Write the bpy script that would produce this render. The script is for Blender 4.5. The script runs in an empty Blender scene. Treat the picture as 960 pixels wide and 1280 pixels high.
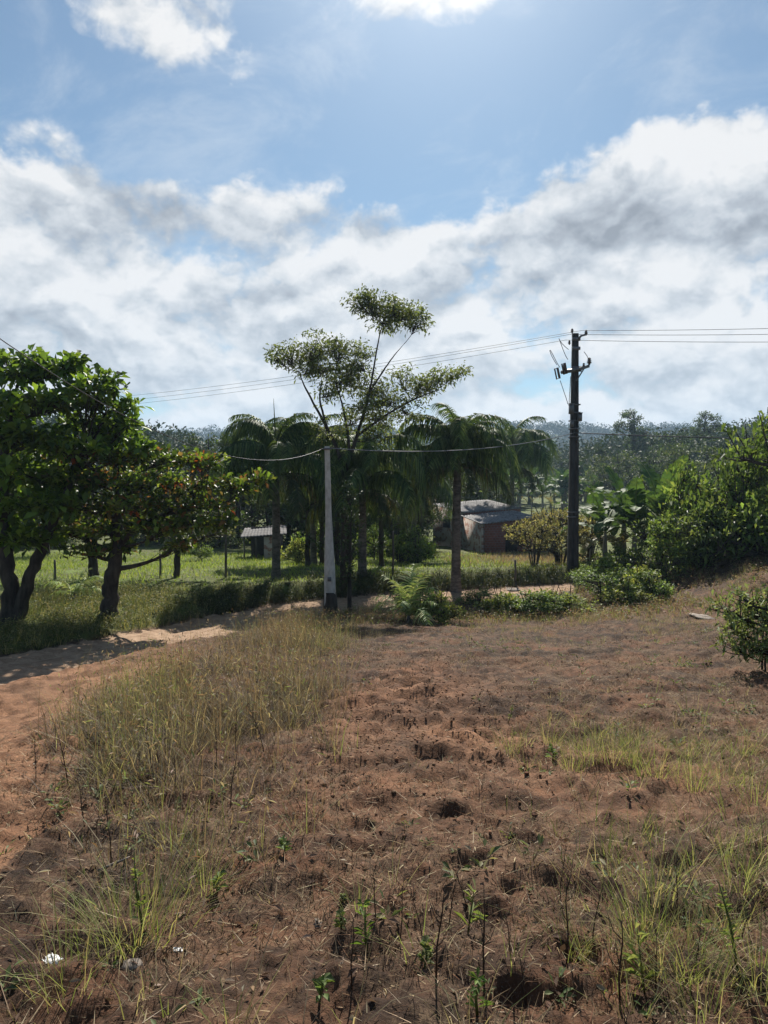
import bpy, math, random
import numpy as np

rng = np.random.default_rng(11)
random.seed(11)
R = math.radians
sc = bpy.context.scene
COL = sc.collection

# ------------------------------------------------------------------ camera model
EYE = 5.0
F = 925.0
PITCH = math.atan(40 / F)
SUN_EL, SUN_AZ = R(42), R(4.5)


def ray(px, py):
    u, v = (px - 480) / F, (640 - py) / F
    return np.array([u, math.cos(PITCH) + v * math.sin(PITCH), -math.sin(PITCH) + v * math.cos(PITCH)])


def at(px, py, Y):
    d = ray(px, py)
    return np.array([0, 0, EYE]) + d * (Y / d[1])


# ------------------------------------------------------------------ noise
def _h(ix, iy, seed):
    n = (ix.astype(np.int64) * 374761393 + iy.astype(np.int64) * 668265263 + seed * 974634777) & 0xFFFFFFFF
    n = ((n ^ (n >> 13)) * 1274126177) & 0xFFFFFFFF
    n = ((n ^ (n >> 16)) * 2246822519) & 0xFFFFFFFF
    return ((n ^ (n >> 15)) & 0xFFFFFF) / float(0xFFFFFF)


def vnoise(x, y, seed=0):
    x = np.asarray(x, float); y = np.asarray(y, float)
    ix, iy = np.floor(x), np.floor(y)
    fx, fy = x - ix, y - iy
    fx = fx * fx * fx * (fx * (fx * 6 - 15) + 10); fy = fy * fy * fy * (fy * (fy * 6 - 15) + 10)
    a = _h(ix, iy, seed); b = _h(ix + 1, iy, seed); c = _h(ix, iy + 1, seed); d = _h(ix + 1, iy + 1, seed)
    return (a * (1 - fx) + b * fx) * (1 - fy) + (c * (1 - fx) + d * fx) * fy


def fbm(x, y, octv=4, seed=0, gain=.5):
    s = 0; a = 1; t = 0
    c, q = math.cos(.7), math.sin(.7)
    for k in range(octv):
        s = s + a * vnoise(x, y, seed + k * 17); t += a; a *= gain
        x, y = (x * c - y * q) * 2.03, (x * q + y * c) * 2.03
    return s / t


def sstep(a, b, x):
    t = np.clip((np.asarray(x, float) - a) / (b - a), 0, 1)
    return t * t * (3 - 2 * t)


# ------------------------------------------------------------------ terrain
ROAD = np.array([(-60, 3, 3.2), (-28, 7, 3.3), (-16, 9.6, 3.45), (-11.6, 11.4, 3.58), (-8.9, 13.2, 3.7), (-7.0, 15.3, 3.84),
                 (-5.75, 17.7, 3.97), (-4.95, 20, 4.12), (-4.2, 22, 4.22), (-2.9, 24.2, 4.3), (0, 26, 4.3), (3.6, 27.4, 4.3), (7, 28.4, 4.25),
                 (12, 29.6, 4.05), (20, 31.2, 3.7), (45, 35, 3.2), (120, 45, 3.0)], float)


def road_info(x, y):
    best = np.full(x.shape, 1e9); drop = np.zeros(x.shape); side = np.zeros(x.shape)
    for i in range(len(ROAD) - 1):
        a, b = ROAD[i], ROAD[i + 1]
        d = b[:2] - a[:2]; L2 = d @ d
        t = np.clip(((x - a[0]) * d[0] + (y - a[1]) * d[1]) / L2, 0, 1)
        qx, qy = a[0] + t * d[0], a[1] + t * d[1]
        dist = np.hypot(x - qx, y - qy)
        m = dist < best
        best = np.where(m, dist, best)
        drop = np.where(m, a[2] + t * (b[2] - a[2]), drop)
        side = np.where(m, np.sign(d[0] * (y - a[1]) - d[1] * (x - a[0])), side)
    return best, drop, side      # side > 0: outer (left / beyond), < 0: the field


PLY = [-30, 0, 10, 20, 24, 27, 31, 36, 44, 60, 110, 4000]
PLD = [2.6, 2.9, 3.45, 3.95, 3.85, 3.72, 3.8, 4.15, 4.6, 5.0, 5.0, 5.0]


def clod_amount(x, y):
    g = np.exp(-(((x - (.05 + .03 * y)) / .85) ** 2) - (((y - 8.0) / 3.6) ** 2))
    g2 = np.exp(-(((x - 1.2) / 2.2) ** 2) - (((y - 7.5) / 3.5) ** 2))
    return np.clip(g + .35 * g2, 0, 1)


def terrain(x, y, fine=True):
    x = np.asarray(x, float); y = np.asarray(y, float)
    shp = np.broadcast(x, y).shape
    x = np.broadcast_to(x, shp); y = np.broadcast_to(y, shp)
    rd, rdrop, side = road_info(x, y)
    f = 1.55 + .115 * y
    k = .35
    hh = np.clip(.5 + .5 * (4.0 - f) / k, 0, 1)
    fd = 4.0 * (1 - hh) + f * hh - k * hh * (1 - hh)
    fd = fd + .45 * sstep(-2.6, -5.2, x) * (1 - sstep(10, 14, y))
    fd = fd - 1.45 * sstep(7.5, 13.5, x) * sstep(13, 22, y) * (1 - sstep(24.5, 28.5, y)) - .25 * sstep(3.5, 8, x) * sstep(5, 12, y)
    fd = fd - .10 * np.exp(-((x + 2.1 + .0 * y) / .9) ** 2) * sstep(3, 6, y) * (1 - sstep(17, 21, y))
    hw = 1.35 + .25 * (vnoise(x * .6, y * .6, 3) - .5) + .85 * (1 - sstep(11.5, 16, y)) 
    win = 1 - sstep(0, 1.5, rd - hw)
    pd = np.interp(y, PLY, PLD)
    rise = .18 + .0 * y
    bank = 1 - sstep(0, .75 + .35 * vnoise(x * .8, y * .8, 5), rd - hw - .05)
    zin = fd * (1 - win) + rdrop * win
    zout = pd * (1 - bank) + rdrop * bank
    drop = np.where(side > 0, zout, zin)
    z = EYE - drop
    # hills
    s = x / np.maximum(y, 1)
    z = z + (36 + 26 * fbm(x / 160 + 9, y / 300, 3, 41)) * np.exp(-((y - 850) / 230) ** 2)
    z = z + np.where(y > 1080, 0, 0)
    z = z + 13 * sstep(.16, .62, s) * np.exp(-((y - 260) / 85) ** 2) * (.8 + .4 * fbm(x / 45, y / 60, 2, 8))
    z = z + 8 * sstep(-.17, -.40, s) * np.exp(-((y - 190) / 60) ** 2)
    z = z + 3.5 * np.exp(-((y - 230) / 70) ** 2)
    if fine:
        near = 1 - sstep(45, 90, y)
        onroad = 1 - sstep(-.2, .3, rd - hw)
        z = z + near * (.10 * (fbm(x * .55, y * .55, 3, 21) - .5) * (1 - .6 * onroad))
        c = clod_amount(x, y)
        L1 = fbm(x * 2.5, y * 3.3, 2, 31, .5)
        L2 = fbm(x * 6.5 + 3, y * 8.0, 3, 57, .55)
        pz = sstep(.40, .60, fbm(x * .8, y * .8, 2, 67))
        nf = 1 - sstep(18, 32, y)
        pert = ((L1 - .5) * (.14 + .12 * pz + .30 * c) + (L2 - .5) * (.11 + .08 * pz + .26 * c))
        pert = np.where(pert < 0, pert / (1 - pert / .06), pert / (1 + pert / .13))
        z = z + nf * (1 - .7 * onroad) * pert
        z = z + nf * (fbm(x * 17, y * 17, 3, 77, .6) - .5) * (.030 + .02 * c) * (1 - .6 * onroad)
        # eroded bank to the left and wheel ruts
        red = np.exp(-(((x + 4.0) / 1.3) ** 2)) * (1 - sstep(10, 13, y))
        z = z + red * (fbm(x * 2.2, y * 2.2, 3, 91) - .5) * .22
        rut = np.exp(-(((rd - .72) / .2) ** 2)) * onroad
        z = z - .07 * rut
    return z


def gz(x, y):
    return float(terrain(np.array([x]), np.array([y]))[0])


def hit(px, py):
    d = ray(px, py); o = np.array([0, 0, EYE])
    t = np.concatenate([np.linspace(1.5, 60, 3000), np.linspace(60, 900, 1500)])
    P = o + t[:, None] * d
    below = P[:, 2] < terrain(P[:, 0], P[:, 1], True)
    i = int(np.argmax(below))
    return P[i]


# ------------------------------------------------------------------ mesh helpers
def mk_mesh(name, V, Fc, tint=None, smooth=False, extra=None, mats=None):
    me = bpy.data.meshes.new(name)
    V = np.asarray(V, np.float32); 
    Fl = [np.asarray(f, np.int32) for f in (Fc if isinstance(Fc, list) else [Fc]) if len(f)]
    nl = sum(f.size for f in Fl); npoly = sum(len(f) for f in Fl)
    me.vertices.add(len(V)); me.vertices.foreach_set('co', V.ravel())
    me.loops.add(nl); me.loops.foreach_set('vertex_index', np.concatenate([f.ravel() for f in Fl]))
    me.polygons.add(npoly)
    st = []; o = 0
    for f in Fl:
        st.append(o + np.arange(len(f), dtype=np.int32) * f.shape[1]); o += f.size
    me.polygons.foreach_set('loop_start', np.concatenate(st).astype(np.int32))
    me.update(calc_edges=True)
    if smooth:
        me.polygons.foreach_set('use_smooth', np.ones(npoly, bool))
    if tint is not None:
        a = me.attributes.new('tint', 'FLOAT_COLOR', 'POINT')
        c = np.ones((len(V), 4), np.float32); c[:, :3] = tint
        a.data.foreach_set('color', c.ravel())
    for k, v in (extra or {}).items():
        a = me.attributes.new(k, 'FLOAT', 'POINT'); a.data.foreach_set('value', np.asarray(v, np.float32))
    me.validate(clean_customdata=False)
    return me


def link(name, me, mat, parent=None, loc=None):
    o = bpy.data.objects.new(name, me); COL.objects.link(o)
    if mat is not None and not me.materials:
        me.materials.append(mat)
    if parent is not None:
        o.parent = parent
    if loc is not None:
        o.location = loc
    return o


def tag(o, label=None, cat=None, group=None, kind=None):
    if label: o['label'] = label
    if cat: o['category'] = cat
    if group: o['group'] = group
    if kind: o['kind'] = kind
    return o


def thing(name, label, cat, loc=(0, 0, 0), rz=0, scale=1, group=None):
    o = bpy.data.objects.new(name, None); COL.objects.link(o)
    o.empty_display_size = .3
    o.location = loc; o.rotation_euler = (0, 0, rz)
    o.scale = (scale,) * 3 if np.isscalar(scale) else scale
    return tag(o, label, cat, group)


def copy_thing(src, loc, rz=0, scale=1, label=None, group=None):
    c = src.copy(); COL.objects.link(c)
    c.location = loc; c.rotation_euler = (0, 0, rz); c.scale = (scale,) * 3 if np.isscalar(scale) else scale
    if label: c['label'] = label
    if group: c['group'] = group
    for ch in src.children:
        d = ch.copy(); COL.objects.link(d); d.parent = c
        for g in ch.children:
            e = g.copy(); COL.objects.link(e); e.parent = d
    return c


def norm(v):
    return v / np.maximum(np.linalg.norm(v, axis=-1, keepdims=True), 1e-9)


class Geo:
    """Collects vertices, quads / tris and tints into one mesh."""
    def __init__(s):
        s.V = []; s.Q = []; s.T = []; s.C = []; s.n = 0

    def add(s, V, Q=None, T=None, C=None):
        V = np.asarray(V, float)
        if Q is not None and len(Q): s.Q.append(np.asarray(Q) + s.n)
        if T is not None and len(T): s.T.append(np.asarray(T) + s.n)
        s.V.append(V); s.n += len(V)
        if C is None: C = np.full((len(V), 3), .5)
        C = np.asarray(C, float)
        if C.ndim == 1: C = np.tile(C, (len(V), 1))
        s.C.append(C)

    def tube(s, pts, rad, sides=7, C=None, cap=True, jitter=0.0):
        pts = np.asarray(pts, float); rad = np.asarray(rad, float)
        n = len(pts)
        tan = np.gradient(pts, axis=0); tan = norm(tan)
        up = np.array([0, 0, 1.0]) if abs(tan[0][2]) < .9 else np.array([1.0, 0, 0])
        a = norm(np.cross(tan, up)); b = np.cross(tan, a)
        th = np.arange(sides) / sides * 2 * math.pi
        rr = rad[:, None] * (1 + jitter * (rng.random((n, sides)) - .5))
        V = pts[:, None, :] + rr[..., None] * (np.cos(th)[None, :, None] * a[:, None, :] + np.sin(th)[None, :, None] * b[:, None, :])
        V = V.reshape(-1, 3)
        i = np.arange(n - 1)[:, None] * sides; j = np.arange(sides)[None, :]; j2 = (j + 1) % sides
        Q = np.stack([i + j, i + j2, i + sides + j2, i + sides + j], -1).reshape(-1, 4)
        T = None
        if cap:
            V = np.vstack([V, pts[-1:], pts[:1]])
            e = n * sides; k = np.arange(sides)
            T = np.concatenate([np.stack([(n - 1) * sides + k, (n - 1) * sides + (k + 1) % sides, np.full(sides, e)], -1),
                                np.stack([(k + 1) % sides, k, np.full(sides, e + 1)], -1)])
        s.add(V, Q, T, C)

    def box(s, c, size, C=None, rz=0.0, taper=1.0):
        x, y, z = np.array(size) / 2
        B = np.array([(-x, -y, -z), (x, -y, -z), (x, y, -z), (-x, y, -z), (-x * taper, -y * taper, z), (x * taper, -y * taper, z), (x * taper, y * taper, z), (-x * taper, y * taper, z)])
        ca, sa = math.cos(rz), math.sin(rz)
        B = np.stack([B[:, 0] * ca - B[:, 1] * sa, B[:, 0] * sa + B[:, 1] * ca, B[:, 2]], -1) + np.array(c)
        s.add(B, [(0, 3, 2, 1), (4, 5, 6, 7), (0, 1, 5, 4), (1, 2, 6, 5), (2, 3, 7, 6), (3, 0, 4, 7)], None, C)

    def lathe(s, base, prof, sides=10, C=None):
        prof = np.array(prof, float)
        pts = np.stack([np.zeros(len(prof)), np.zeros(len(prof)), prof[:, 1]], -1) + np.array(base)
        th = np.arange(sides) / sides * 2 * math.pi
        V = pts[:, None, :] + prof[:, 0][:, None, None] * np.stack([np.cos(th), np.sin(th), 0 * th], -1)[None]
        n = len(prof)
        i = np.arange(n - 1)[:, None] * sides; j = np.arange(sides)[None, :]; j2 = (j + 1) % sides
        Q = np.stack([i + j, i + j2, i + sides + j2, i + sides + j], -1).reshape(-1, 4)
        s.add(V.reshape(-1, 3), Q, None, C)

    def leaves(s, P, D, L, W, C, fold=.18, droop=.12, roll=None, wide=.55):
        """Folded rhombic leaves: P bases, D directions."""
        P = np.asarray(P, float); n = len(P)
        D = norm(np.asarray(D, float))
        L = np.broadcast_to(L, (n,)); W = np.broadcast_to(W, (n,))
        up = np.array([0, 0, 1.0]) + (rng.random((n, 3)) - .5) * (1.2 if roll is None else roll)
        S = norm(np.cross(D, up)); N = np.cross(S, D)
        m = P + D * (L * wide)[:, None]
        v0 = P; v1 = m + S * (W / 2)[:, None] + N * (W * fold)[:, None]
        v3 = m - S * (W / 2)[:, None] + N * (W * fold)[:, None]
        v2 = P + D * L[:, None] - np.array([0, 0, 1.0]) * (L * droop)[:, None]
        V = np.stack([v0, v1, v2, v3], 1).reshape(-1, 3)
        i = np.arange(n)[:, None] * 4
        T = np.concatenate([i + np.array([[0, 2, 1]]), i + np.array([[0, 3, 2]])])
        s.add(V, None, T, np.repeat(np.asarray(C), 4, axis=0))

    def blades(s, P, az, H, W, lean, curve, C, segs=2):
        n = len(P); P = np.asarray(P, float)
        H = np.broadcast_to(H, (n,)); W = np.broadcast_to(W, (n,)); lean = np.broadcast_to(lean, (n,)); curve = np.broadcast_to(curve, (n,))
        d = np.stack([np.cos(az), np.sin(az), 0 * az], -1)
        pa = az + math.pi / 2 + (rng.random(n) - .5) * 1.6
        side = np.stack([np.cos(pa), np.sin(pa), 0 * pa], -1)
        out = []
        for k in range(segs + 1):
            t = k / segs
            h = H * (lean * t + curve * t * t)
            z = H * t * (1 - .45 * curve * t)
            c = P + d * h[:, None]; c[:, 2] += z
            w = W * (1 - t) ** .6 * .5 + W * .04
            out += [c - side * w[:, None], c + side * w[:, None]]
        V = np.stack(out, 1).reshape(-1, 3); m = 2 * (segs + 1)
        i = np.arange(n)[:, None] * m
        Q = np.concatenate([i + np.array([[2 * k, 2 * k + 1, 2 * k + 3, 2 * k + 2]]) for k in range(segs)])
        s.add(V, Q, None, np.repeat(np.asarray(C), m, axis=0))

    def mesh(s, name, smooth=False):
        Fs = []
        if s.Q: Fs.append(np.concatenate(s.Q))
        if s.T: Fs.append(np.concatenate(s.T))
        return mk_mesh(name, np.concatenate(s.V), Fs, np.concatenate(s.C), smooth)

    def build(s, name, mat, parent=None, loc=None, smooth=False):
        return link(name, s.mesh(name, smooth), mat, parent, loc)


# ------------------------------------------------------------------ materials
class NT:
    def __init__(s, tree):
        s.t = tree; s.n = tree.nodes; s.l = tree.links

    def node(s, typ, **kw):
        n = s.n.new(typ)
        for k, v in kw.items(): setattr(n, k, v)
        return n

    def put(s, sock, v):
        if isinstance(v, bpy.types.NodeSocket): s.l.new(v, sock)
        elif v is not None: sock.default_value = v

    def m(s, op, a, b=None, c=None, clamp=False):
        n = s.node('ShaderNodeMath', operation=op, use_clamp=clamp)
        for i, v in enumerate((a, b, c)):
            if v is not None: s.put(n.inputs[i], v)
        return n.outputs[0]

    def noise(s, vec, scale, detail=4, rough=.55, dist=0.0, color=False):
        n = s.node('ShaderNodeTexNoise'); s.put(n.inputs['Vector'], vec)
        n.inputs['Scale'].default_value = scale; n.inputs['Detail'].default_value = detail
        n.inputs['Roughness'].default_value = rough; n.inputs['Distortion'].default_value = dist
        return n.outputs['Color' if color else 'Fac']

    def sst(s, x, a, b):
        n = s.node('ShaderNodeMapRange', interpolation_type='SMOOTHSTEP')
        s.put(n.inputs[0], x); n.inputs[1].default_value = a; n.inputs[2].default_value = b
        return n.outputs[0]

    def mix(s, f, a, b, typ='MIX'):
        n = s.node('ShaderNodeMix', data_type='RGBA', blend_type=typ)
        s.put(n.inputs[0], f); s.put(n.inputs[6], a); s.put(n.inputs[7], b)
        return n.outputs[2]

    def attr(s, name, col=False):
        n = s.node('ShaderNodeAttribute', attribute_name=name)
        return n.outputs['Color' if col else 'Fac']


def rgb(r, g, b): return (r, g, b, 1)


def new_mat(name):
    m = bpy.data.materials.new(name); m.use_nodes = True
    m.node_tree.nodes.clear()
    return m, NT(m.node_tree)


def mat_leaf(name, trans=.38, rough=.5, spec=.35, ty=(1.28, 1.2, .68), noise=True):
    m, t = new_mat(name)
    c = t.attr('tint', True)
    if noise:
        geo = t.node('ShaderNodeNewGeometry')
        nz = t.noise(geo.outputs['Position'], 9.0, 2)
        v = t.m('MULTIPLY_ADD', nz, .7, .65)
        hs = t.node('ShaderNodeHueSaturation'); t.put(hs.inputs['Color'], c); t.put(hs.inputs['Value'], v)
        c = hs.outputs[0]
    p = t.node('ShaderNodeBsdfPrincipled'); t.put(p.inputs['Base Color'], c)
    p.inputs['Roughness'].default_value = rough; p.inputs['Specular IOR Level'].default_value = spec
    tr = t.node('ShaderNodeBsdfTranslucent')
    t.put(tr.inputs[0], t.mix(1.0, c, rgb(*ty), 'MULTIPLY'))
    mx = t.node('ShaderNodeMixShader'); mx.inputs[0].default_value = trans
    t.l.new(p.outputs[0], mx.inputs[1]); t.l.new(tr.outputs[0], mx.inputs[2])
    o = t.node('ShaderNodeOutputMaterial'); t.l.new(mx.outputs[0], o.inputs[0])
    return m


def mat_bark(name, c1, c2, scale=6.0, rough=.85, bump=.6, stretch=.25, spec=.2):
    m, t = new_mat(name)
    tc = t.node('ShaderNodeTexCoord')
    mp = t.node('ShaderNodeMapping'); mp.inputs['Scale'].default_value = (1, 1, stretch)
    t.l.new(tc.outputs['Object'], mp.inputs[0])
    n1 = t.noise(mp.outputs[0], scale, 6, .65)
    n2 = t.noise(tc.outputs['Object'], 1.7, 3)
    f = t.sst(t.m('ADD', t.m('MULTIPLY', n1, .7), t.m('MULTIPLY', n2, .3)), .35, .65)
    p = t.node('ShaderNodeBsdfPrincipled'); t.put(p.inputs['Base Color'], t.mix(f, rgb(*c1), rgb(*c2)))
    p.inputs['Roughness'].default_value = rough; p.inputs['Specular IOR Level'].default_value = spec
    b = t.node('ShaderNodeBump'); b.inputs['Strength'].default_value = bump; b.inputs['Distance'].default_value = .03
    t.l.new(n1, b.inputs['Height']); t.l.new(b.outputs[0], p.inputs['Normal'])
    o = t.node('ShaderNodeOutputMaterial'); t.l.new(p.outputs[0], o.inputs[0])
    return m


def mat_plain(name, c, rough=.6, metal=0.0, var=.25, scale=8.0, spec=.4):
    m, t = new_mat(name)
    tc = t.node('ShaderNodeTexCoord')
    n = t.noise(tc.outputs['Object'], scale, 5, .6)
    k = t.sst(n, .3, .7)
    a = tuple(x * (1 - var) for x in c); b = tuple(min(1, x * (1 + var)) for x in c)
    p = t.node('ShaderNodeBsdfPrincipled'); t.put(p.inputs['Base Color'], t.mix(k, rgb(*a), rgb(*b)))
    p.inputs['Roughness'].default_value = rough; p.inputs['Metallic'].default_value = metal; p.inputs['Specular IOR Level'].default_value = spec
    o = t.node('ShaderNodeOutputMaterial'); t.l.new(p.outputs[0], o.inputs[0])
    return m


def mat_earth():
    m, t = new_mat('earth')
    geo = t.node('ShaderNodeNewGeometry'); P = geo.outputs['Position']
    road, lit, grn, red = t.attr('road'), t.attr('litter'), t.attr('green'), t.attr('red')
    nb = t.noise(P, .9, 6, .62); nm = t.noise(P, 4.2, 7, .65, .4); nf = t.noise(P, 26, 6, .7)
    soil = t.mix(t.sst(nm, .36, .66), rgb(.020, .013, .0095), rgb(.125, .066, .040))
    np2 = t.noise(P, 1.7, 8, .68, .8)
    soil = t.mix(t.m('MULTIPLY', t.sst(nb, .45, .64), .55), soil, rgb(.19, .085, .043))
    soil = t.mix(t.m('MULTIPLY', t.sst(np2, .47, .60), .85), soil, rgb(.026, .018, .014))
    redc = t.mix(t.sst(nm, .3, .7), rgb(.13, .062, .033), rgb(.33, .175, .097))
    soil = t.mix(red, soil, redc)
    # a thin mat of dead straw
    vor = t.node('ShaderNodeTexVoronoi', feature='DISTANCE_TO_EDGE'); t.put(vor.inputs['Vector'], P); vor.inputs['Scale'].default_value = 34
    mp = t.node('ShaderNodeMapping'); mp.inputs['Scale'].default_value = (60, 18, 18); mp.inputs['Rotation'].default_value = (0, 0, .6); t.l.new(P, mp.inputs[0])
    fib = t.noise(mp.outputs[0], 1.0, 4, .7, 1.6)
    straw = t.mix(t.sst(fib, .40, .68), rgb(.032, .022, .015), rgb(.27, .19, .112))
    lf = t.m('MULTIPLY', t.m('MULTIPLY', lit, t.sst(t.noise(P, 2.3, 5, .6), .40, .58)), t.sst(t.m('ADD', t.m('MULTIPLY', nm, .5), t.m('MULTIPLY', nf, .5)), .38, .60))
    soil = t.mix(lf, soil, straw)
    rc = t.mix(t.sst(nm, .3, .72), rgb(.25, .16, .098), rgb(.46, .32, .215))
    rc = t.mix(t.m('MULTIPLY', t.sst(nb, .5, .66), .5), rc, rgb(.22, .13, .08))
    rf = t.sst(t.m('ADD', road, t.m('MULTIPLY', t.m('SUBTRACT', nm, .5), .9)), .3, .62)
    c = t.mix(rf, soil, rc)
    gc = t.mix(t.sst(nm, .35, .65), rgb(.045, .06, .016), rgb(.12, .13, .04))
    gc = t.mix(t.sst(nb, .45, .7), gc, rgb(.13, .18, .04))
    c = t.mix(grn, c, gc)
    peb = t.sst(t.m('SUBTRACT', 1.0, t.m('MULTIPLY', vor.outputs[0], 3.2)), .55, 1.0)
    c = t.mix(t.m('MULTIPLY', t.m('MULTIPLY', peb, .35), t.m('SUBTRACT', 1.0, grn)), c, rgb(.07, .045, .03))
    p = t.node('ShaderNodeBsdfPrincipled'); t.put(p.inputs['Base Color'], c)
    p.inputs['Roughness'].default_value = .92; p.inputs['Specular IOR Level'].default_value = .12
    h = t.m('ADD', t.m('MULTIPLY', nm, .8), t.m('MULTIPLY', nf, .35))
    b = t.node('ShaderNodeBump'); b.inputs['Strength'].default_value = .8; b.inputs['Distance'].default_value = .06
    t.l.new(h, b.inputs['Height']); t.l.new(b.outputs[0], p.inputs['Normal'])
    o = t.node('ShaderNodeOutputMaterial'); t.l.new(p.outputs[0], o.inputs[0])
    return m


def mat_brick(name, c1, c2, mortar, scale=1.0, plaster=None):
    m, t = new_mat(name)
    uv = t.attr('tint', True)       # tint holds (u, v, -) in metres
    sep = t.node('ShaderNodeSeparateColor'); t.l.new(uv, sep.inputs[0])
    cb = t.node('ShaderNodeCombineXYZ'); t.l.new(sep.outputs[0], cb.inputs[0]); t.l.new(sep.outputs[1], cb.inputs[1])
    br = t.node('ShaderNodeTexBrick'); t.l.new(cb.outputs[0], br.inputs[0])
    br.inputs['Color1'].default_value = rgb(*c1); br.inputs['Color2'].default_value = rgb(*c2); br.inputs['Mortar'].default_value = rgb(*mortar)
    br.inputs['Scale'].default_value = scale; br.inputs['Brick Width'].default_value = .22; br.inputs['Row Height'].default_value = .16; br.inputs['Mortar Size'].default_value = .012
    nz = t.noise(cb.outputs[0], 2.2, 6, .6); nz2 = t.noise(cb.outputs[0], 12, 4, .6)
    c = t.mix(t.m('MULTIPLY', t.sst(nz2, .3, .8), .5), br.outputs[0], rgb(*[x * .55 for x in c1]))
    if plaster:
        c = t.mix(t.sst(nz, .42, .52), c, rgb(*plaster))
    p = t.node('ShaderNodeBsdfPrincipled'); t.put(p.inputs['Base Color'], c); p.inputs['Roughness'].default_value = .9
    b = t.node('ShaderNodeBump'); b.inputs['Strength'].default_value = .5; b.inputs['Distance'].default_value = .02
    t.l.new(br.outputs[1], b.inputs['Height']); t.l.new(b.outputs[0], p.inputs['Normal'])
    o = t.node('ShaderNodeOutputMaterial'); t.l.new(p.outputs[0], o.inputs[0])
    return m


M = {}
M['earth'] = mat_earth()
M['leaf'] = mat_leaf('glossy_leaf', .46, .5, .35)
M['leaf_soft'] = mat_leaf('soft_leaf', .40, .6, .25)
M['leaf_dark'] = mat_leaf('dark_leaf', .26, .6, .25)
M['frond'] = mat_leaf('palm_leaf', .30, .6, .2)
M['banana'] = mat_leaf('banana_leaf', .32, .6, .2)
M['grass'] = mat_leaf('grass_blade', .42, .6, .2, (1.2, 1.15, .7))
M['straw'] = mat_leaf('straw', .25, .8, .1, (1.1, 1.0, .8))
M['far_leaf'] = mat_leaf('far_foliage', .15, .7, .15)
M['bark'] = mat_bark('dark_bark', (.022, .017, .013), (.075, .060, .047))
M['bark_pale'] = mat_bark('pale_bark', (.13, .12, .10), (.34, .32, .28), 9)
M['bark_palm'] = mat_bark('palm_bark', (.05, .045, .04), (.16, .145, .125), 5, stretch=2.2)
M['stem'] = mat_leaf('dry_stem', .05, .8, .15)
M['concrete_dark'] = mat_bark('backlit_concrete', (.030, .029, .028), (.080, .076, .072), 7, stretch=.15, bump=.25)  # concrete colour lowered so the shaft looks near-black, as if backlit
M['concrete_pale'] = mat_bark('pale_concrete', (.36, .33, .29), (.56, .53, .48), 10, stretch=.4, bump=.3)
M['steel'] = mat_plain('galvanised_steel', (.16, .16, .165), .5, .6)
M['porcelain'] = mat_plain('brown_porcelain', (.06, .035, .025), .25)
M['wire'] = mat_plain('weathered_cable', (.16, .165, .17), .5, .3)
M['dark_wire'] = mat_plain('black_cable', (.05, .05, .055), .5)
M['wood'] = mat_bark('weathered_post', (.06, .052, .044), (.20, .18, .155), 10, stretch=.12)
M['brick_red'] = mat_brick('red_brick', (.26, .085, .055), (.19, .06, .042), (.20, .16, .14))
M['brick_pale'] = mat_brick('plastered_brick', (.34, .17, .12), (.28, .13, .09), (.34, .29, .25), plaster=(.46, .40, .35))
M['roof'] = mat_bark('fibre_cement', (.12, .116, .116), (.27, .26, .256), 3, stretch=1, bump=.1)
M['dimmed_roof'] = mat_bark('dimmed_fibre_cement', (.05, .048, .046), (.15, .143, .138), 3, stretch=1, bump=.1)  # darker copy of the fibre cement, offsets glancing sun on the shed roof
M['dark_hole'] = mat_plain('dark_interior', (.03, .026, .022), .9)  # near-black colour stands in for the dark inside of the openings
M['litter_white'] = mat_plain('white_scrap', (.72, .72, .70), .6, var=.1)
M['stone'] = mat_plain('pale_stone', (.20, .165, .135), .9)

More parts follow.
